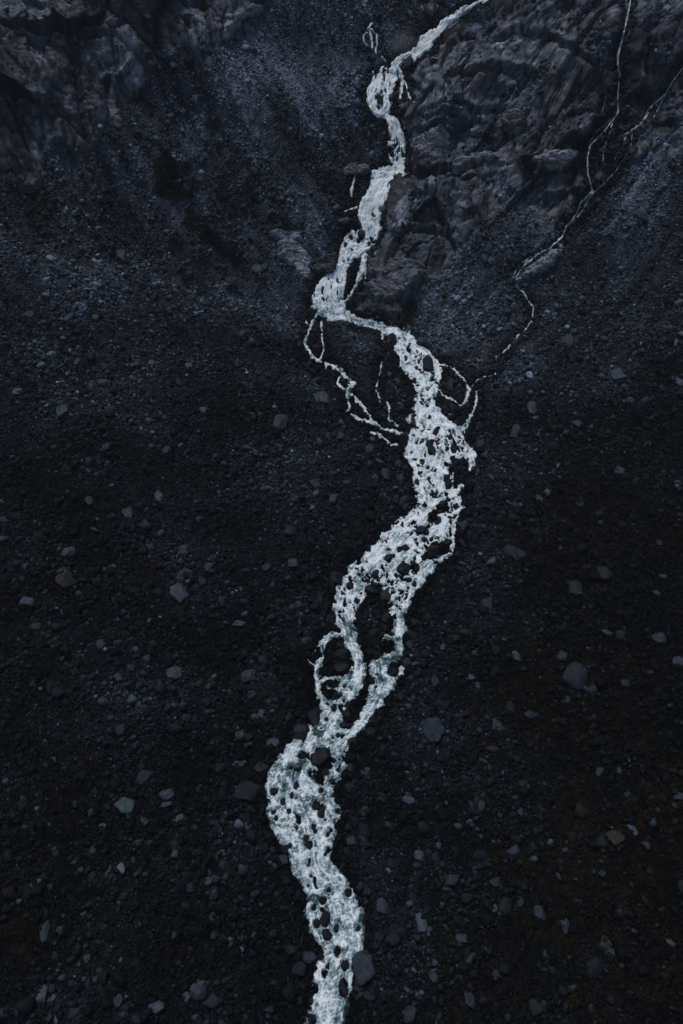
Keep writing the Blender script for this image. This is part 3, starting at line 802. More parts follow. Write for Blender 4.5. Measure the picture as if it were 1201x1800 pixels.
def dens(x, y):
    c = fbm(x / 11, y / 11, 600, 4, .6)
    c2 = fbm(x / 3.2 + y / 9, y / 14, 610, 3, .6)
    d = .62 + .55 * c + .25 * c2
    d = d * (1 - .55 * mosss(x, y)) * (1 - .45 * gravs(x, y))
    rock = np.clip(clRs(x, y) + clLs(x, y), 0, 1)
    d = d * (1 - .985 * rock)
    w = wgs(x, y)
    return np.clip(d, .04, 1) * (w < -1.5)
print("stones")
def stone_mesh(x, y, r, shapes, faces, tints, tilt=.35, sink=.25, yaw=None):
    n = len(x)
    sc = np.stack([rng.uniform(.75, 1.35, n), rng.uniform(.7, 1.1, n), rng.uniform(.45, .95, n)], -1) * r[:, None]
    v = shapes[rng.integers(0, len(shapes), n)] * sc[:, None, :]
    R = slope_frames(x, y) @ rotmats(n, tilt, yaw)
    v = np.einsum('nij,nkj->nki', R, v)
    nx_, ny_, nz_ = tnormal(x, y)
    up = r * sc[:, 2] / np.maximum(r, 1e-6) * (1 - 2 * sink) 
    p = np.stack([pxs(x, y) + nx_ * up, pys(x, y) + ny_ * up, ts(x, y) + nz_ * up], -1)
    v = v + p[:, None, :]
    nv = shapes.shape[1]
    F = faces[None] + (np.arange(n) * nv)[:, None, None]
    return v.reshape(-1, 3), F.reshape(-1, 3), np.repeat(tints, nv, 0)

parts = []
x, y, r = scatter(300000, .11, .45, 2.1, dens)
parts.append(stone_mesh(x, y, r, small_v, small_f, stone_tints(len(x), x, y, r)))
def dens2(x, y):
    return dens(x, y) * np.clip(.75 + .9 * fbm(x / 22, y / 22, 620, 3), .12, 1)
x, y, r = scatter(36000, .34, 1.15, 3.0, dens2)
parts.append(stone_mesh(x, y, r, mid_v, mid_f, stone_tints(len(x), x, y, r)))
# broken plates and blocks standing out of the rock walls
def dens3(x, y):
    c = fbm(x / 9, y / 6, 640, 3)
    return np.clip(clRs(x, y) * 1.0 + clLs(x, y) * .35, 0, 1) * np.clip(.35 + .9 * c, .03, 1) * (wgs(x, y) < -3)
x, y, r = scatter(2600, .35, 1.2, 2.6, dens3)
tn = .10 * np.exp(rng.normal(.1, .5, len(x)))[:, None] * np.array([[.82, .95, 1.24]])
tn = np.clip(tn, .012, .20) * (1 - .45 * clLs(x, y))[:, None]
rv, rf = [], None
for k in range(30):
    v, rf = rock_shape(2, 1500 + k, 12, .06)
    rv.append(v * [1.4, .9, .32])
parts.append(stone_mesh(x, y, r, np.array(rv), rf, tn, tilt=.38, sink=.36, yaw=.45))
# dark stones lining the water and standing in the shallow net of foam
x = rng.uniform(-45, 70, 400000); y = rng.uniform(15, 260, 400000)
w = wgs(x, y)
k = (w > -10) & (w < -1.8) & (rng.random(len(x)) < .55)
x, y = x[k], y[k]
r = rng.uniform(.16, .55, len(x)) ** 1.0
tn = stone_tints(len(x), x, y, r)
parts.append(stone_mesh(x, y, r, mid_v, mid_f, tn * .8))
# shallow reach
x = rng.uniform(-10, 40, 60000); y = rng.uniform(60, 190, 60000)
wv = water_field(x, y, bs(x, y), RIVER, WET)
k = (wv[0] < -.9) & (wgs(x, y) > .5) & (rng.random(len(x)) < .9)
x, y = x[k], y[k]
r = rng.uniform(.15, .34, len(x))
parts.append(stone_mesh(x, y, r, mid_v, mid_f, np.tile([[.017, .019, .022]], (len(x), 1)), sink=.2))
vo, VV, FF, CC = 0, [], [], []
for v, f, c in parts:
    VV.append(v); FF.append(f + vo); CC.append(c); vo += len(v)
print("stone verts", vo)
link('scree_stones', mesh_from('scree_stones', np.concatenate(VV), np.concatenate(FF), M_STONE, np.concatenate(CC), 3), 'stuff',
     'countless small dark grey stones strewn over the scree slopes', 'stones')
del VV, FF, CC, parts

# ------------------------------------------------------------------ boulders, each one a thing
BSHAPES = []
for k in range(30):
    v, f = rock_shape(3, 2000 + k, 9 + k % 6, .11, .10 if k % 3 == 0 else 0)
    BSHAPES.append((v, f))
def shape_mesh(k, tone):
    key = f"boulder_{tone}"
    v, f = BSHAPES[k]
    return mesh_from(key, v, f, M_B[tone])
_mc = {}
def bmesh_for(k, tone):
    if (k, tone) not in _mc: _mc[(k, tone)] = shape_mesh(k, tone)
    return _mc[(k, tone)]

# x, y, half width, half height in the photograph, tone, own label (or None)
BLD = [
 (112,723,13,12,'greenish','pale green diamond-shaped boulder high on the left scree, above the wedge-shaped pale slab'),
 (179,785,15,9,'pale','pale wedge-shaped slab on the left scree, below the green diamond-shaped boulder'),
 (156,824,7,7,'greenish',None),(279,870,9,12,'pale',None),(227,896,11,11,'greenish','rounded greenish boulder with a light top on the left scree, above the cracked boulder'),
 (158,881,8,8,'grey',None),(121,970,12,11,'pale','round pale grey boulder on the left scree above the olive-brown one'),(112,1012,18,15,'brownish','large olive-brown boulder on the left scree below a round pale one'),(46,993,10,9,'grey',None),(48,1056,12,10,'pale',None),
 (321,1008,17,9,'grey','flat grey boulder touching the top of the biggest cracked boulder on the left scree'),(312,1038,20,18,'pale','biggest cracked pale grey boulder on the left scree, with moss at its foot'),(262,959,9,6,'grey',None),(323,964,9,9,'grey',None),
 (208,1190,10,9,'grey',None),(305,1183,15,12,'pale','blocky pale boulder with a cracked face, left of the black bushes'),(258,1156,7,7,'grey',None),(179,1131,10,8,'grey',None),(438,1186,14,11,'pale','rounded pale boulder with a long crack, right of the black bushes'),
 (477,1083,9,6,'pale',None),(368,994,8,8,'grey',None),(470,996,8,8,'grey',None),(420,1095,11,5,'pale',None),(425,1289,11,9,'grey',None),(460,1254,6,9,'pale',None),(447,1260,7,7,'greenish',None),(487,1307,18,14,'grey','smooth grey boulder resting on the left bank beside the upright dark river boulder'),
 (420,1340,13,7,'pale',None),(325,1258,9,14,'dark',None),(121,557,9,8,'grey',None),(333,641,8,4,'pale',None),(454,469,17,9,'pale','long pale tilted slab lying alone on the fine scree left of the falls'),(362,531,12,8,'grey',None),(314,671,6,6,'brownish','small rusty orange stone alone on the left scree'),
 (358,718,7,6,'pale',None),(418,637,5,6,'grey',None),(427,585,7,7,'grey',None),(214,446,13,11,'grey',None),(557,693,10,12,'greenish','pale greenish upright half of the twin boulder left of the thin braid'),(570,699,10,10,'greenish','lower greenish half of the twin boulder left of the thin braid'),(291,789,9,6,'grey',None),
 (418,798,6,4,'pale',None),(135,635,6,8,'grey',None),(31,687,8,5,'pale',None),(77,594,6,6,'grey',None),(491,741,14,12,'grey',None),(50,550,10,6,'grey',None),(162,675,6,6,'greenish',None),
 (352,1735,19,19,'pale','pale triangular boulder on the lower left scree, left of the river bend'),(73,1747,12,17,'pale','tall pale blue-grey boulder near the lower left corner'),(256,1362,15,16,'dark',None),(296,1394,15,10,'pale',None),(291,1414,13,5,'pale',None),(316,1437,13,10,'pale',None),(437,1390,23,19,'dark','largest dark boulder on the left scree beside the wide foaming bulge'),
 (77,1637,9,22,'greenish','long narrow greenish slab standing on end in the lower left scree'),(333,1558,16,11,'dark',None),(377,1608,9,10,'greenish',None),(152,1681,7,9,'greenish',None),(275,1770,14,12,'pale',None),(329,1750,7,9,'pale',None),(33,1583,6,6,'pale',None),(146,1606,6,6,'grey',None),(210,1585,7,4,'pale',None),
 (8,1775,14,12,'grey',None),(208,1758,10,12,'grey',None),(404,1650,7,4,'pale',None),(377,1566,7,9,'grey',None),(191,1527,5,14,'pale',None),(160,1427,4,8,'greenish',None),(179,1450,8,4,'pale',None),(375,1445,17,11,'dark',None),(141,1529,6,6,'grey',None),
 (1084,655,11,8,'pale','pale angular boulder catching the light on the upper right scree'),(1192,670,11,9,'pale','pale boulder at the right edge of the slope beside the light angular one'),(934,716,9,9,'greenish','upright grey-green block on the right scree below the thin stream'),(995,598,14,8,'grey','flat broad grey slab on the right scree near the thin stream'),(1017,745,10,6,'grey',None),
 (944,733,8,3,'pale',None),(883,558,4,4,'pale',None),(1191,849,7,8,'pale',None),(914,887,7,4,'pale',None),(1089,827,8,7,'grey',None),(962,864,7,6,'pale',None),(907,757,8,10,'grey',None),(1040,749,8,5,'grey',None),(893,655,8,5,'grey',None),(947,874,6,9,'grey',None),(843,777,8,9,'grey',None),(853,797,7,6,'grey',None),(837,827,8,9,'grey',None),(823,846,10,8,'wet',None),
 (1013,1188,22,27,'dark','tall cone-shaped boulder with a dark hollow under it, standing on the mossy right slope'),(902,969,22,18,'dark','broad dark boulder on the right scree level with the river bend'),(858,1056,13,15,'grey',None),(762,1282,23,23,'grey','large flat angular slab on gravel right of the river where two braids rejoin'),(988,1152,12,10,'grey',None),(908,1152,10,9,'greenish',None),
 (815,1138,8,7,'grey',None),(840,1205,6,8,'pale',None),(763,1196,9,9,'grey',None),(740,1216,5,5,'grey',None),(1059,1008,14,13,'dark',None),(1011,1029,12,14,'dark',None),(1067,1111,9,7,'grey',None),(1157,1121,14,9,'grey',None),(1192,1161,11,9,'grey',None),(1155,1042,7,6,'grey',None),(1167,1013,8,4,'pale',None),(986,963,5,4,'greenish',None),
 (934,1255,13,7,'grey',None),(898,1242,11,10,'dark',None),(873,1273,8,12,'grey',None),(1042,1209,10,10,'dark',None),(1092,1115,9,8,'dark',None),(1159,954,8,6,'grey',None),(1142,1180,13,4,'grey',None),(1098,1198,9,8,'dark',None),(869,1122,6,3,'grey',None),(779,1136,5,7,'pale',None),(829,1190,7,6,'pale',None),(825,1011,5,5,'grey',None),(1021,883,8,10,'dark',None),
 (717,1403,13,10,'pale','flaky pale slab on the gravel right of the foaming bulge'),(904,1490,14,9,'grey',None),(940,1509,9,5,'pale',None),(967,1479,7,6,'pale',None),(948,1602,13,12,'grey',None),(994,1621,9,15,'grey',None),(1069,1659,9,20,'pale','pale blade-like boulder standing tilted on the mossy lower right slope'),(1042,1696,18,18,'dark','dark boulder below the pale tilted blade on the lower right slope'),(825,1753,13,17,'grey','grey upright boulder right of the river near the bottom of the slope'),
 (871,1709,10,7,'grey',None),(811,1646,10,8,'grey',None),(854,1667,4,6,'pale',None),(869,1550,12,8,'grey',None),(925,1381,6,6,'pale',None),(1113,1456,9,12,'pale',None),(1148,1444,8,7,'grey',None),(1088,1354,5,8,'pale',None),(1055,1354,7,9,'grey',None),(1105,1396,8,7,'grey',None),(1192,1398,8,8,'grey',None),(1059,1532,7,7,'grey',None),(871,1596,5,8,'pale',None),(959,1678,6,9,'grey',None),(957,1761,6,6,'grey',None),
 (1092,1600,8,6,'grey',None),(992,1492,6,5,'grey',None),(915,1584,7,9,'grey',None),(1084,1471,18,13,'brownish',None),(719,1588,7,6,'pale',None),(717,1738,7,7,'pale',None),(804,1450,8,6,'grey',None),(719,1775,12,10,'grey',None),(763,1717,8,10,'grey',None),(825,1684,8,10,'grey',None),(915,1425,8,8,'grey',None),(1007,1734,9,5,'grey',None),(788,1559,9,6,'grey',None),(1038,1771,5,8,'grey',None),(846,1335,6,4,'grey',None),
 (508,933,13,12,'dark','round dark boulder alone on the scree left of the long river bend'),(515,988,9,9,'grey',None),(667,810,8,5,'grey',None),(677,833,9,9,'grey',None),(660,838,6,6,'greenish',None),(555,850,12,7,'grey',None),(610,848,10,5,'grey',None),(730,848,8,7,'wet',None),(587,873,10,8,'grey',None),(568,912,6,7,'grey',None),(597,765,8,6,'grey',None),(650,787,10,8,'grey',None),
 (530,1288,16,22,'wet','tall dark wet boulder on the left bank above the wide foaming bulge'),(552,1260,15,19,'wet','dark wet boulder wedged at the left bank where the small side braid rejoins'),(623,1302,12,11,'wet','dark wet boulder on the right bank just below the joining braids'),(658,1263,12,10,'wet',None),(537,1123,11,8,'grey',None),(643,1355,9,8,'grey',None),(643,1697,25,28,'grey','largest boulder on the right bank of the lowest reach, grey with a pale vein'),
 (543,1682,14,10,'grey',None),(527,1703,14,13,'dark',None),(547,1750,12,13,'wet',None),(507,1487,14,11,'dark',None),(630,1732,12,13,'dark',None),(640,1463,10,17,'grey','rectangular pale grey block on gravel right of the river below the bulge'),(738,1503,13,9,'pale','pale pointed boulder on the gravel right of the lower river'),(765,1505,10,14,'dark',None),(673,1590,12,16,'grey',None),(640,1423,9,8,'grey',None),(682,1448,9,7,'grey',None),(740,1620,12,18,'pale',None),
 (617,1475,8,8,'grey',None),(648,1750,12,10,'dark',None),(510,1425,8,7,'wet',None),(670,1400,10,9,'dark',None),(500,1510,10,8,'grey',None),
]
LAND = [(112,723,'the green diamond-shaped boulder'),(312,1038,'the big cracked pale boulder'),(112,1012,'the olive-brown boulder'),(454,469,'the long tilted pale slab'),(563,697,'the greenish twin boulder'),
 (352,1735,'the pale triangular boulder'),(73,1747,'the tall boulder by the lower left corner'),(437,1390,'the largest dark left-bank boulder'),(77,1637,'the narrow greenish standing slab'),(1084,655,'the light angular boulder'),(934,716,'the grey-green block'),(995,598,'the broad flat slab'),
 (1013,1188,'the cone-shaped boulder'),(902,969,'the broad dark boulder'),(762,1282,'the large angular slab on gravel'),(1069,1659,'the pale tilted blade'),(825,1753,'the grey upright boulder'),(508,933,'the round dark lone boulder'),(643,1697,'the largest right-bank boulder'),
 (640,1463,'the rectangular grey block'),(738,1503,'the pale pointed boulder'),(717,1403,'the flaky pale slab'),(564,1330,'the big mid-river boulder'),(660,1078,'the long gravel island'),(575,540,'the plunge pool'),(655,345,'the middle waterfall'),(670,150,'the upper cascade'),
 (305,310,'the dark bush thicket'),(395,1155,'the black bushes'),(438,1186,'the pale boulder by the black bushes'),(30,1100,'the bush patch at the left edge'),(530,1430,'the wide foaming bulge'),(830,810,'the outermost foaming braid'),(950,462,'the grey slab under the thin stream'),
 (687,597,'the round boulder below the pool'),(314,671,'the small rusty stone'),(763,965,'the twin dark midstream rocks'),(804,887,'the narrowest foaming bend')]
TONEW = {'dark': 'dark', 'grey': 'grey', 'pale': 'pale', 'greenish': 'grey-green', 'brownish': 'brownish', 'wet': 'black wet'}
used_labels = set()
def auto_label(px, py, a, b, tone, noun, avoid=None):
    size = 'small' if max(a, b) < 7 else ('medium' if max(a, b) < 12 else 'large')
    shape = 'low flat' if a > 1.5 * b else ('upright' if b > 1.3 * a else 'chunky')
    near = sorted(LAND, key=lambda L_: math.hypot(L_[0] - px, L_[1] - py))
    for prefix in (f'{size} {TONEW.get(tone, tone)} {noun}', f'{size} {shape} {TONEW.get(tone, tone)} {noun}'):
        for L_ in near[:6]:
            dx, dy = px - L_[0], py - L_[1]
            dist = math.hypot(dx, dy)
            if dist < 7: continue
            ang = math.degrees(math.atan2(-dy, dx)) % 360
            dr = ['right of', 'up and right of', 'above', 'up and left of', 'left of', 'down and left of', 'below', 'down and right of'][int((ang + 22.5) // 45) % 8]
            far = 'just ' if dist < 45 else ('' if dist < 110 else 'well ')
            s = f'{prefix} {far}{dr} {L_[2]}'
            if s not in used_labels and len(s.split()) <= 16:
                used_labels.add(s)
                return s
    k = 2
    words = ['zero', 'one', 'second', 'third', 'fourth', 'fifth', 'sixth', 'seventh', 'eighth']
    while True:
        L_ = near[0]
        s = f'{size} {TONEW.get(tone, tone)} {noun}, {words[min(k, 8)]} nearest to {L_[2]}'
        k += 1
        if s not in used_labels or k > 9:
            used_labels.add(s); return s

def at_photo(px, py, hf=None):
    p = unproject([(px, py)], hf or bs)[0]
    for _ in range(3):                                   # settle the point on the broken surface
        q = (float(pxs(*p)), float(pys(*p)), float(ts(*p)))
        u_, v_, d_ = project(*q)
        g = unproject([(2 * px - u_, 2 * py - v_)], bs)[0] if _ == 0 else g + (unproject([(px - u_ + 600, py - v_ + 900)], bs)[0] - unproject([(600, 900)], bs)[0]) * .5
        p = g
    return float(pxs(*p)), float(pys(*p)), float(ts(*p))

def place_boulder(px, py, a, b, tone, label, group, k, sink=.38, noun='boulder', squash=None):
    x_, y_, z_ = at_photo(px, py + b * .25)
    dep = project(x_, y_, z_)[2]
    mpp = dep / 1286
    view = math.atan2(CAM_H - z_, y_)                    # looking-down angle
    if noun != 'boulder': a, b = a * random.uniform(.65, 1.1), b * random.uniform(.65, 1.1)
    rx = a * mpp * 1.08
    # screen height is a mix of depth and height of the rock
    rz = (.62 if squash is None else squash) * min(a, b) * mpp * 1.1
    ry = max(b * mpp * 1.08 / max(math.sin(view), .55) * .92, .5 * rz)
    o = bpy.data.objects.new(noun.replace(' ', '_'), bmesh_for(k % len(BSHAPES), tone))
    COL.objects.link(o)
    fr = slope_frames(np.array([x_]), np.array([y_]))[0]
    nrm = Vector(fr[:, 2])
    nrm = (nrm * .6 + Vector((0, 0, 1)) * .4).normalized()
    o.rotation_mode = 'QUATERNION'
    o.rotation_quaternion = nrm.to_track_quat('Z', 'Y') 
    q = Matrix.Rotation(random.uniform(-.25, .25) * (1 if noun == 'boulder' else 2.4), 4, 'Z')
    M = nrm.to_track_quat('Z', 'Y').to_matrix().to_4x4()
    # keep the local X roughly across the valley
    xa = Vector((1, 0, 0)); xa = (xa - nrm * xa.dot(nrm)).normalized(); ya = nrm.cross(xa)
    M = Matrix((xa, ya, nrm)).transposed().to_4x4() @ q
    o.rotation_quaternion = M.to_quaternion()
    o.scale = (rx, ry, rz)
    o.location = Vector((x_, y_, z_)) + nrm * (rz * (1 - 2 * sink))
    o['category'] = 'boulder'
    o['group'] = group
    o['label'] = label or auto_label(px, py, a, b, tone, noun)
    used_labels.add(o['label'])
    return o

print("boulders")
for i, (px, py, a, b, tone, lab) in enumerate(BLD):
    place_boulder(px, py, a, b, tone, lab, 'boulders on the scree', i * 7 + 3)
# more boulders crowding the banks
taken = [(q[0], q[1]) for q in BLD]
cnt = 0
while cnt < 56:
    br = RIVER[random.choice([20, 20, 20, 30])]
    k = random.randrange(len(br) - 1)
    t = random.random()
    px, py = br[k][0] * (1 - t) + br[k + 1][0] * t, br[k][1] * (1 - t) + br[k + 1][1] * t
    off = random.choice([-1, 1]) * (max(br[k][2], br[k + 1][2]) * .5 + random.uniform(8, 26))
    px, py = px + off, py + random.uniform(-8, 8)
    sz = random.uniform(5, 11)
    if py < 610 or py > 1790 or min(math.hypot(px - a, py - b) for a, b in taken) < 15: continue
    q = unproject([(px, py)], bs)[0]
    if float(wgs(q[0], q[1])) > -sz * .7: continue
    taken.append((px, py)); cnt += 1
    place_boulder(px, py, sz * random.uniform(.8, 1.3), sz * random.uniform(.7, 1.2), random.choice(['wet', 'dark', 'dark', 'grey']), None, 'boulders on the scree', cnt * 11 + 5)
WETLAB = {(564,1330): 'largest dark boulder standing mid-river, pointed at its upper end, foam all round', (532,1327): 'small round black boulder in foam, left of the largest mid-river boulder', (678,1047): 'brownish midstream boulder at the head of the long gravel island',
 (602,1150): 'flat-topped dark boulder, upper of two between the small braid and main channel', (602,1173): 'squared dark boulder, lower of two between the small braid and main channel', (687,597): 'round dark boulder on the left edge of the first run below the pool',
 (603,1735): 'tall black wet boulder in the lowest reach beside the right bank', (607,1697): 'rounded black wet boulder midstream above the tallest one in the lowest reach',
 (572,1614): 'upper of two long black boulders midstream in the lower reach', (575,1642): 'lower of two long black boulders midstream in the lower reach'}
big = [w_ for w_ in WET if max(w_[2], w_[3]) >= 3]
for i, (px, py, a, b) in enumerate(WET):
    tone = 'brownish' if (px, py) == (678, 1047) else 'wet'
    place_boulder(px, py, a, b, tone, WETLAB.get((px, py)), 'rocks standing in the river', i * 5 + 1, sink=.33, noun='river boulder' if max(a, b) > 5 else 'river rock', squash=.75)

# ------------------------------------------------------------------ shrubs
def leaf_mat():
    m, N, L, P = new_mat('shrub_leaf')
    oi = N.new('ShaderNodeTexCoord')
    n1 = N.new('ShaderNodeTexNoise'); n1.inputs['Scale'].default_value = 3; n1.inputs['Detail'].default_value = 4
    L.new(oi.outputs['Object'], n1.inputs[0])
    cr = N.new('ShaderNodeValToRGB'); cr.color_ramp.elements[0].color = (.0025, .0045, .003, 1); cr.color_ramp.elements[1].color = (.010, .014, .007, 1)
    cr.color_ramp.elements[0].position = .35; cr.color_ramp.elements[1].position = .75
    L.new(n1.outputs[0], cr.inputs[0]); L.new(cr.outputs[0], P.inputs['Base Color'])
    P.inputs['Roughness'].default_value = .8; P.inputs['Specular IOR Level'].default_value = .15
    return m
def twig_mat():
    m, N, L, P = new_mat('shrub_stem')
    n1 = N.new('ShaderNodeTexNoise'); n1.inputs['Scale'].default_value = 8
    cr = N.new('ShaderNodeValToRGB'); cr.color_ramp.elements[0].color = (.012, .009, .006, 1); cr.color_ramp.elements[1].color = (.03, .022, .015, 1)
    L.new(n1.outputs[0], cr.inputs[0]); L.new(cr.outputs[0], P.inputs['Base Color'])
    return m
M_LEAF, M_TWIG = leaf_mat(), twig_mat()
def foliage_mesh(seed, n=900, lobes=7):
    r = np.random.default_rng(seed)
    c = r.normal(size=(lobes, 3)) * [.42, .42, .18] + [0, 0, .42]
    rad = r.uniform(.28, .5, lobes)
    k = r.integers(0, lobes, n)
    d = r.normal(size=(n, 3)); d /= np.linalg.norm(d, axis=1)[:, None]
    p = c[k] + d * (rad[k] * r.uniform(.45, 1.05, n) )[:, None] * [1, 1, .8]
    p[:, 2] = np.abs(p[:, 2])
    a = r.normal(size=(n, 3)); a /= np.linalg.norm(a, axis=1)[:, None]
    b_ = np.cross(a, r.normal(size=(n, 3))); b_ /= np.linalg.norm(b_, axis=1)[:, None]
    s = r.uniform(.035, .08, n)[:, None]
    v = np.stack([p - a * s, p + b_ * s * .55, p + a * s, p - b_ * s * .55], 1).reshape(-1, 3)
    f = np.arange(n * 4).reshape(n, 4)
    return v, f
def stem_mesh(seed):
    r = np.random.default_rng(seed)
    V_, F_ = [], []
    for k in range(6):
        a = r.uniform(0, 6.28); top = np.array([math.cos(a) * .4, math.sin(a) * .4, r.uniform(.35, .6)])
        pts = [np.array([0, 0, -.15]) + np.array([math.cos(a), math.sin(a), 0]) * .05, top * .5 + [0, 0, .08], top]
        b0 = len(V_)
        for q, rr in zip(pts, (.035, .022, .008)):
            for j in range(5):
                t = j * 6.283 / 5
                V_.append(q + rr * np.array([math.cos(t), math.sin(t), 0]))
        for s in range(2):
            for j in range(5):
                j2 = (j + 1) % 5
                F_.append((b0 + s * 5 + j, b0 + s * 5 + j2, b0 + s * 5 + 5 + j2, b0 + s * 5 + 5 + j))
    return np.array(V_), np.array(F_)
LM = [mesh_from('foliage', *foliage_mesh(60 + k), M_LEAF, nside=4) for k in range(5)]
SM = [mesh_from('stems', *stem_mesh(80 + k), M_TWIG, nside=4) for k in range(3)]
SHR = [(410,295,5,6),(416,303,5,5),(432,322,5,7),(437,341,5,7),(447,350,4,5),(385,327,5,7),(387,347,4,6),(397,350,4,4),(406,363,5,6),(406,381,5,6),(422,357,3,4),(370,387,6,8),(370,403,7,8),(368,416,7,7),(380,427,6,6),(410,438,7,7),(418,459,7,6),(411,503,8,6),
       (497,392,8,8),(460,459,6,5),(392,311,4,4),(357,461,6,5),(321,492,7,5),(365,225,5,6),(354,281,5,5),(337,392,7,6),(306,430,5,5),(380,259,4,5),(465,492,5,4),(333,372,6,4),(510,402,6,4),
       (395,1150,12,10),(363,1155,9,9),(406,1175,9,8),(76,1160,11,13),(90,1178,8,8),(340,1490,18,10),(305,1487,10,7),(362,1612,9,16),(455,1233,6,6),(715,547,9,9)]
for i, (px, py, a, b) in enumerate(SHR):
    x_, y_, z_ = at_photo(px, py + b * .4)
    mpp = project(x_, y_, z_)[2] / 1286
    e = bpy.data.objects.new('shrub', None)
    COL.objects.link(e)
    e.location = (x_, y_, z_ - .05)
    e.rotation_euler = (0, 0, random.uniform(0, 6.28))
    s = (a + b) * .5 * mpp * 2.3
    e.scale = (s * 1.15, s * 1.15, s * .95)
    e['category'] = 'shrub'; e['group'] = 'low shrubs on the scree'
    e['label'] = auto_label(px, py, a, b, 'dark green', 'shrub')
    link('foliage', LM[i % 5], parent=e)
    link('stem', SM[i % 3], parent=e)
# two thickets that read as one mass each
def thicket(poly, n, rmax, seed, label):
    r = np.random.default_rng(seed)
    w_ = unproject(poly, ts)
    wp = [tuple(q) for q in w_]
    xs_ = r.uniform(w_[:, 0].min(), w_[:, 0].max(), n * 6); ys_ = r.uniform(w_[:, 1].min(), w_[:, 1].max(), n * 6)
    nz = fbm(xs_ / 3, ys_ / 3, seed, 3)
    k = inside(xs_ + nz * 1.7, ys_ + nz * 1.7, wp)
    xs_, ys_ = xs_[k][:n], ys_[k][:n]
    V_, F_, base = [], [], 0
    protos = [foliage_mesh(600 + q, 260, 5) for q in range(6)]
    for x_, y_ in zip(xs_, ys_):
        v, f = protos[r.integers(0, 6)]
        s = r.uniform(.5, 1) * rmax
        t = r.uniform(0, 6.28)
        R = np.array([[math.cos(t), -math.sin(t), 0], [math.sin(t), math.cos(t), 0], [0, 0, 1]])
        V_.append((v * s) @ R.T + [x_, y_, float(ts(x_, y_)) - .1]); F_.append(f + base); base += len(v)
    return link('shrub_thicket', mesh_from('shrub_thicket', np.concatenate(V_), np.concatenate(F_), M_LEAF, nside=4), 'stuff', label, 'thicket')
thicket([(290,256),(302,256),(312,285),(325,300),(335,325),(346,348),(318,352),(290,345),(266,332),(272,305),(285,285)], 240, 1.7, 5, 'dark triangular thicket of low bushes on the upper left scree')
thicket([(-30,1050),(18,1052),(30,1085),(44,1110),(40,1140),(10,1160),(-30,1150)], 60, 1.3, 6, 'dense black-green bush patch spilling over the left edge')

# ------------------------------------------------------------------ rock outcrops and ledges
def outcrop(poly, thick, tone, label, dip=0.0, seed=0, back=1.0, group=None, lift=0.0):
    """a slab of bedded rock: traced plan, real thickness, broken layered edges"""
    r = np.random.default_rng(seed)
    ctr = np.mean(poly, 0)
    x_, y_, z_ = at_photo(*ctr, bs)
    fr = slope_frames(np.array([x_]), np.array([y_]))[0]
    w_ = unproject(poly, bs)
    pts = np.array([(float(pxs(*p)), float(pys(*p)), float(ts(*p))) for p in w_])
    c3 = pts.mean(0)
    pc = w_.mean(0); pc = np.array([float(pxs(*pc)), float(pys(*pc)), float(ts(*pc))])
    c3 = c3 * .5 + pc * .5
    # best plane of the slope here, tilted by the dip of the beds
    n = np.array([0, -math.sin(.55), math.cos(.55)])
    u_, s_, vt = np.linalg.svd(pts - c3)
    n = vt[2] * (1 if vt[2][2] > 0 else -1)
    e1 = np.array([1.0, 0, 0]) - n * n[0]; e1 /= np.linalg.norm(e1); e2 = np.cross(n, e1)
    P2 = np.stack([(pts - c3) @ e1, (pts - c3) @ e2], -1)
    lo, hi = P2.min(0) - 1, P2.max(0) + 1
    st = max((hi - lo).max() / 110, .09)
    gx, gy = np.meshgrid(np.arange(lo[0], hi[0], st), np.arange(lo[1], hi[1], st))
    nz = fbm(gx / 1.7, gy / 1.7, seed + 1, 4, .6) * .55
    sd_ = np.full(gx.shape, 1e9)
    for i in range(len(P2)):
        sd_ = np.minimum(sd_, seg_dist(gx, gy, P2[i], P2[(i + 1) % len(P2)])[0])
    sd_ = np.where(inside(gx, gy, [tuple(q) for q in P2]), sd_, -sd_) + nz
    ang = dip
    bed = (gx * math.sin(ang) + gy * math.cos(ang)) / .8 + fbm(gx / 6, gy / 3, seed + 3, 3) * 1.0
    saw = bed - np.floor(bed)
    fct, ed, tn = facets(gx / 2.6, gy / 1.8, seed + 4, .5, .9)
    fc2, ed2, tn2 = facets(gx / .9, gy / .7, seed + 8, .14, .3)
    top = thick * np.clip(sd_ / (.35 * thick + .25), -1.2, 1) ** 1 
    h = top + (saw ** 1.6 * .22 + fct * .30 + fc2 * .7 - .25 * (1 - sstep(0, .1, ed)) + fbm(gx / 3, gy / 3, seed + 6, 3) * .3) * sstep(-.2, .8, sd_) + lift * (gy - lo[1]) / (hi[1] - lo[1])
    W = c3[None, None] + gx[..., None] * e1 + gy[..., None] * e2 + h[..., None] * n
    keep = sd_ > -1.0
    ii = np.arange(gx.size).reshape(gx.shape)
    kq = keep[:-1, :-1] & keep[1:, :-1] & keep[:-1, 1:] & keep[1:, 1:]
    q = np.stack([ii[:-1, :-1], ii[:-1, 1:], ii[1:, 1:], ii[1:, :-1]], -1)[kq]
    used = np.unique(q); rm = np.zeros(gx.size, np.int64); rm[used] = np.arange(len(used))
    base = {'pale': .19, 'grey': .105, 'dark': .055}[tone]
    val = base * np.exp(.5 * (tn - .5) + .3 * (tn2 - .5) + .3 * fbm(gx / 1.5, gy / 1.5, seed + 12, 3))
    col = np.stack([val * .92, val * .98, val * 1.12], -1)
    o = link('rock_outcrop', mesh_from('rock_outcrop', W.reshape(-1, 3)[used], rm[q], M_CLIFF, col.reshape(-1, 3)[used], 4), None, label, 'outcrop', group)
    return o
G = 'rock slabs showing through the scree'
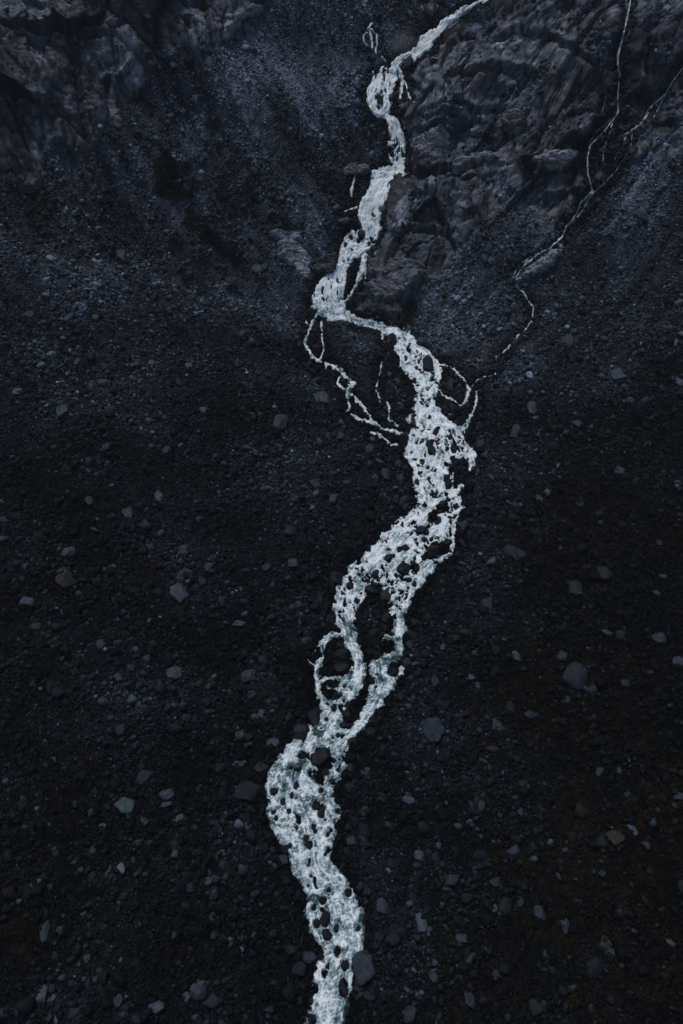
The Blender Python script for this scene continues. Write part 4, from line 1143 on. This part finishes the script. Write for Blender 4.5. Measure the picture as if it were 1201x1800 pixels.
outcrop([(487,430),(500,414),(535,440),(547,455),(548,500),(528,493),(510,470),(492,450)], 1.5, 'pale', 'smooth pale grey slab left of the falls above the plunge pool', .1, 11, group=G)
outcrop([(476,408),(500,404),(530,413),(533,430),(505,432),(482,420)], 1.1, 'pale', 'layered pale slab on top of the smooth slab left of the falls', .2, 12, group=G)
outcrop([(906,492),(925,472),(962,448),(988,432),(984,455),(968,478),(940,487),(915,500)], 1.5, 'pale', 'smooth grey wedge of rock that the thin stream runs over', .7, 13, group=G)
outcrop([(645,505),(668,488),(700,470),(728,458),(745,480),(738,498),(712,520),(690,530),(655,535)], 1.8, 'grey', 'bedded slab slanting up to the right beside the lowest waterfall', .5, 14, group=G)
outcrop([(648,455),(690,446),(735,462),(718,474),(680,486),(650,492)], 1.4, 'grey', 'upper bedded slab right of the narrow side fall', .4, 15, group=G)
outcrop([(645,532),(702,528),(705,556),(668,552),(640,544)], .9, 'dark', 'water-streaked rock face at the right edge of the plunge pool', 1.4, 16, group=G)
outcrop([(752,487),(765,480),(780,482),(778,500),(760,498)], .9, 'grey', 'small grey slab right of the bedded slabs by the lowest waterfall', .3, 17, group=G)
outcrop([(932,285),(960,268),(1000,258),(1018,262),(1012,282),(988,292),(960,290)], 1.8, 'pale', 'bright jutting ledge on the right rock wall with a dark overhang beneath', .25, 18, group=G)
outcrop([(790,282),(815,270),(850,264),(882,268),(878,280),(850,279),(820,284),(795,295)], 1.5, 'pale', 'long curved bright ledge crossing the middle of the right rock wall', .1, 19, group=G)
outcrop([(880,205),(905,176),(932,172),(930,195),(925,222),(895,226),(882,218)], 1.3, 'grey', 'broad tilted slab above the ledges of the right rock wall', .4, 20, group=G)
outcrop([(725,255),(745,235),(778,228),(782,250),(755,268),(728,272)], 1.5, 'pale', 'grey slab on the right bank just above the middle waterfall', .5, 21, group=G)
outcrop([(705,205),(740,205),(750,215),(725,235),(708,230)], 1.2, 'grey', 'curved grey slab on the right bank below the upper cascade', .6, 22, group=G)
outcrop([(385,60),(400,30),(425,12),(450,5),(468,12),(462,28),(430,35),(412,60),(395,74)], 1.6, 'pale', 'pale curved rib of rock at the top edge of the left wall', 1.0, 23, group=G)
outcrop([(738,12),(760,6),(770,20),(758,32),(742,24)], 1.6, 'pale', 'pale knob of rock left of the slanting top waterfall', .3, 24, group=G)
if 0: outcrop([(684,40),(715,30),(735,40),(740,62),(715,72),(690,66)], 2.2, 'dark', 'dark rock shoulder left of the slanting top waterfall', .9, 25, group=G)
outcrop([(540,462),(590,445),(596,470),(585,482),(545,486)], 1.3, 'dark', 'dark undercut bedded rock on the left edge of the lowest waterfall', .1, 26, group=G)
outcrop([(678,318),(700,308),(735,316),(732,345),(720,385),(690,395),(678,370)], .7, 'dark', 'blocky rock face directly right of the middle waterfall', .2, 27, group=G)
outcrop([(605,300),(622,290),(650,292),(652,304),(630,312),(606,312)], 1.2, 'grey', 'rounded ledge left of the lip of the middle waterfall', .1, 28, group=G)

# ------------------------------------------------------------------ air: haze over the valley and spray at the upper fall
def volume_mat(name, dens_, col, noisy=False):
    m = bpy.data.materials.new(name)
    m.use_nodes = True
    N, L = m.node_tree.nodes, m.node_tree.links
    N.remove(N['Principled BSDF'])
    v = N.new('ShaderNodeVolumePrincipled')
    v.inputs['Color'].default_value = (*col, 1)
    v.inputs['Density'].default_value = dens_
    v.inputs['Anisotropy'].default_value = 0
    L.new(v.outputs[0], N['Material Output'].inputs['Volume'])
    if noisy:                                            # thins out towards its edge in wisps
        co = N.new('ShaderNodeTexCoord'); ln = N.new('ShaderNodeVectorMath'); ln.operation = 'LENGTH'
        L.new(co.outputs['Object'], ln.inputs[0])
        nz = N.new('ShaderNodeTexNoise'); nz.inputs['Scale'].default_value = 2.2; nz.inputs['Detail'].default_value = 3
        L.new(co.outputs['Object'], nz.inputs[0])
        a = N.new('ShaderNodeMath'); a.operation = 'SUBTRACT'; L.new(nz.outputs[0], a.inputs[0]); L.new(ln.outputs['Value'], a.inputs[1])
        b = N.new('ShaderNodeMapRange'); b.inputs[1].default_value = -.35; b.inputs[2].default_value = .45; b.inputs[3].default_value = 0; b.inputs[4].default_value = dens_
        b.interpolation_type = 'SMOOTHSTEP'
        L.new(a.outputs[0], b.inputs[0]); L.new(b.outputs[0], v.inputs['Density'])
    return m
def box(name, lo, hi, mat):
    v = np.array([[x_, y_, z_] for z_ in (lo[2], hi[2]) for y_ in (lo[1], hi[1]) for x_ in (lo[0], hi[0])])
    f = np.array([[0, 2, 3, 1], [4, 5, 7, 6], [0, 1, 5, 4], [2, 6, 7, 3], [0, 4, 6, 2], [1, 3, 7, 5]])
    return link(name, mesh_from(name, v, f, mat, nside=4), 'stuff', 'thin bluish mountain air filling the valley', 'haze')
HAZE_DENS = 0.00010
if HAZE_DENS > 0:
    box('haze', (XS[0] - 5, YS[0] - 5, float(T.min()) - 1), (XS[-1] + 5, YS[-1] + 5, float(T.max()) + 4), volume_mat('haze_air', HAZE_DENS, (.80, .86, 1.0)))
def puff(px, py, a, b, depth, dens_, label):
    x_, y_, z_ = at_photo(px, py)
    mpp = project(x_, y_, z_)[2] / 1286
    v, f = ico(3)
    r = np.random.default_rng(int(px))
    o = link('spray', mesh_from('spray', v, f, volume_mat('spray_mist', dens_, (.85, .9, 1.0), True), smooth=True), 'stuff', label, 'spray')
    o.scale = (a * mpp, depth, b * mpp * 1.1)
    o.location = (x_, y_ - depth * .3, z_ + b * mpp * .5)
    return o
puff(704, 88, 46, 28, 6, .03, 'pale mist drifting at the foot of the slanting top waterfall')
puff(652, 372, 34, 24, 5, .10, 'thin spray at the foot of the middle waterfall')
print("done")
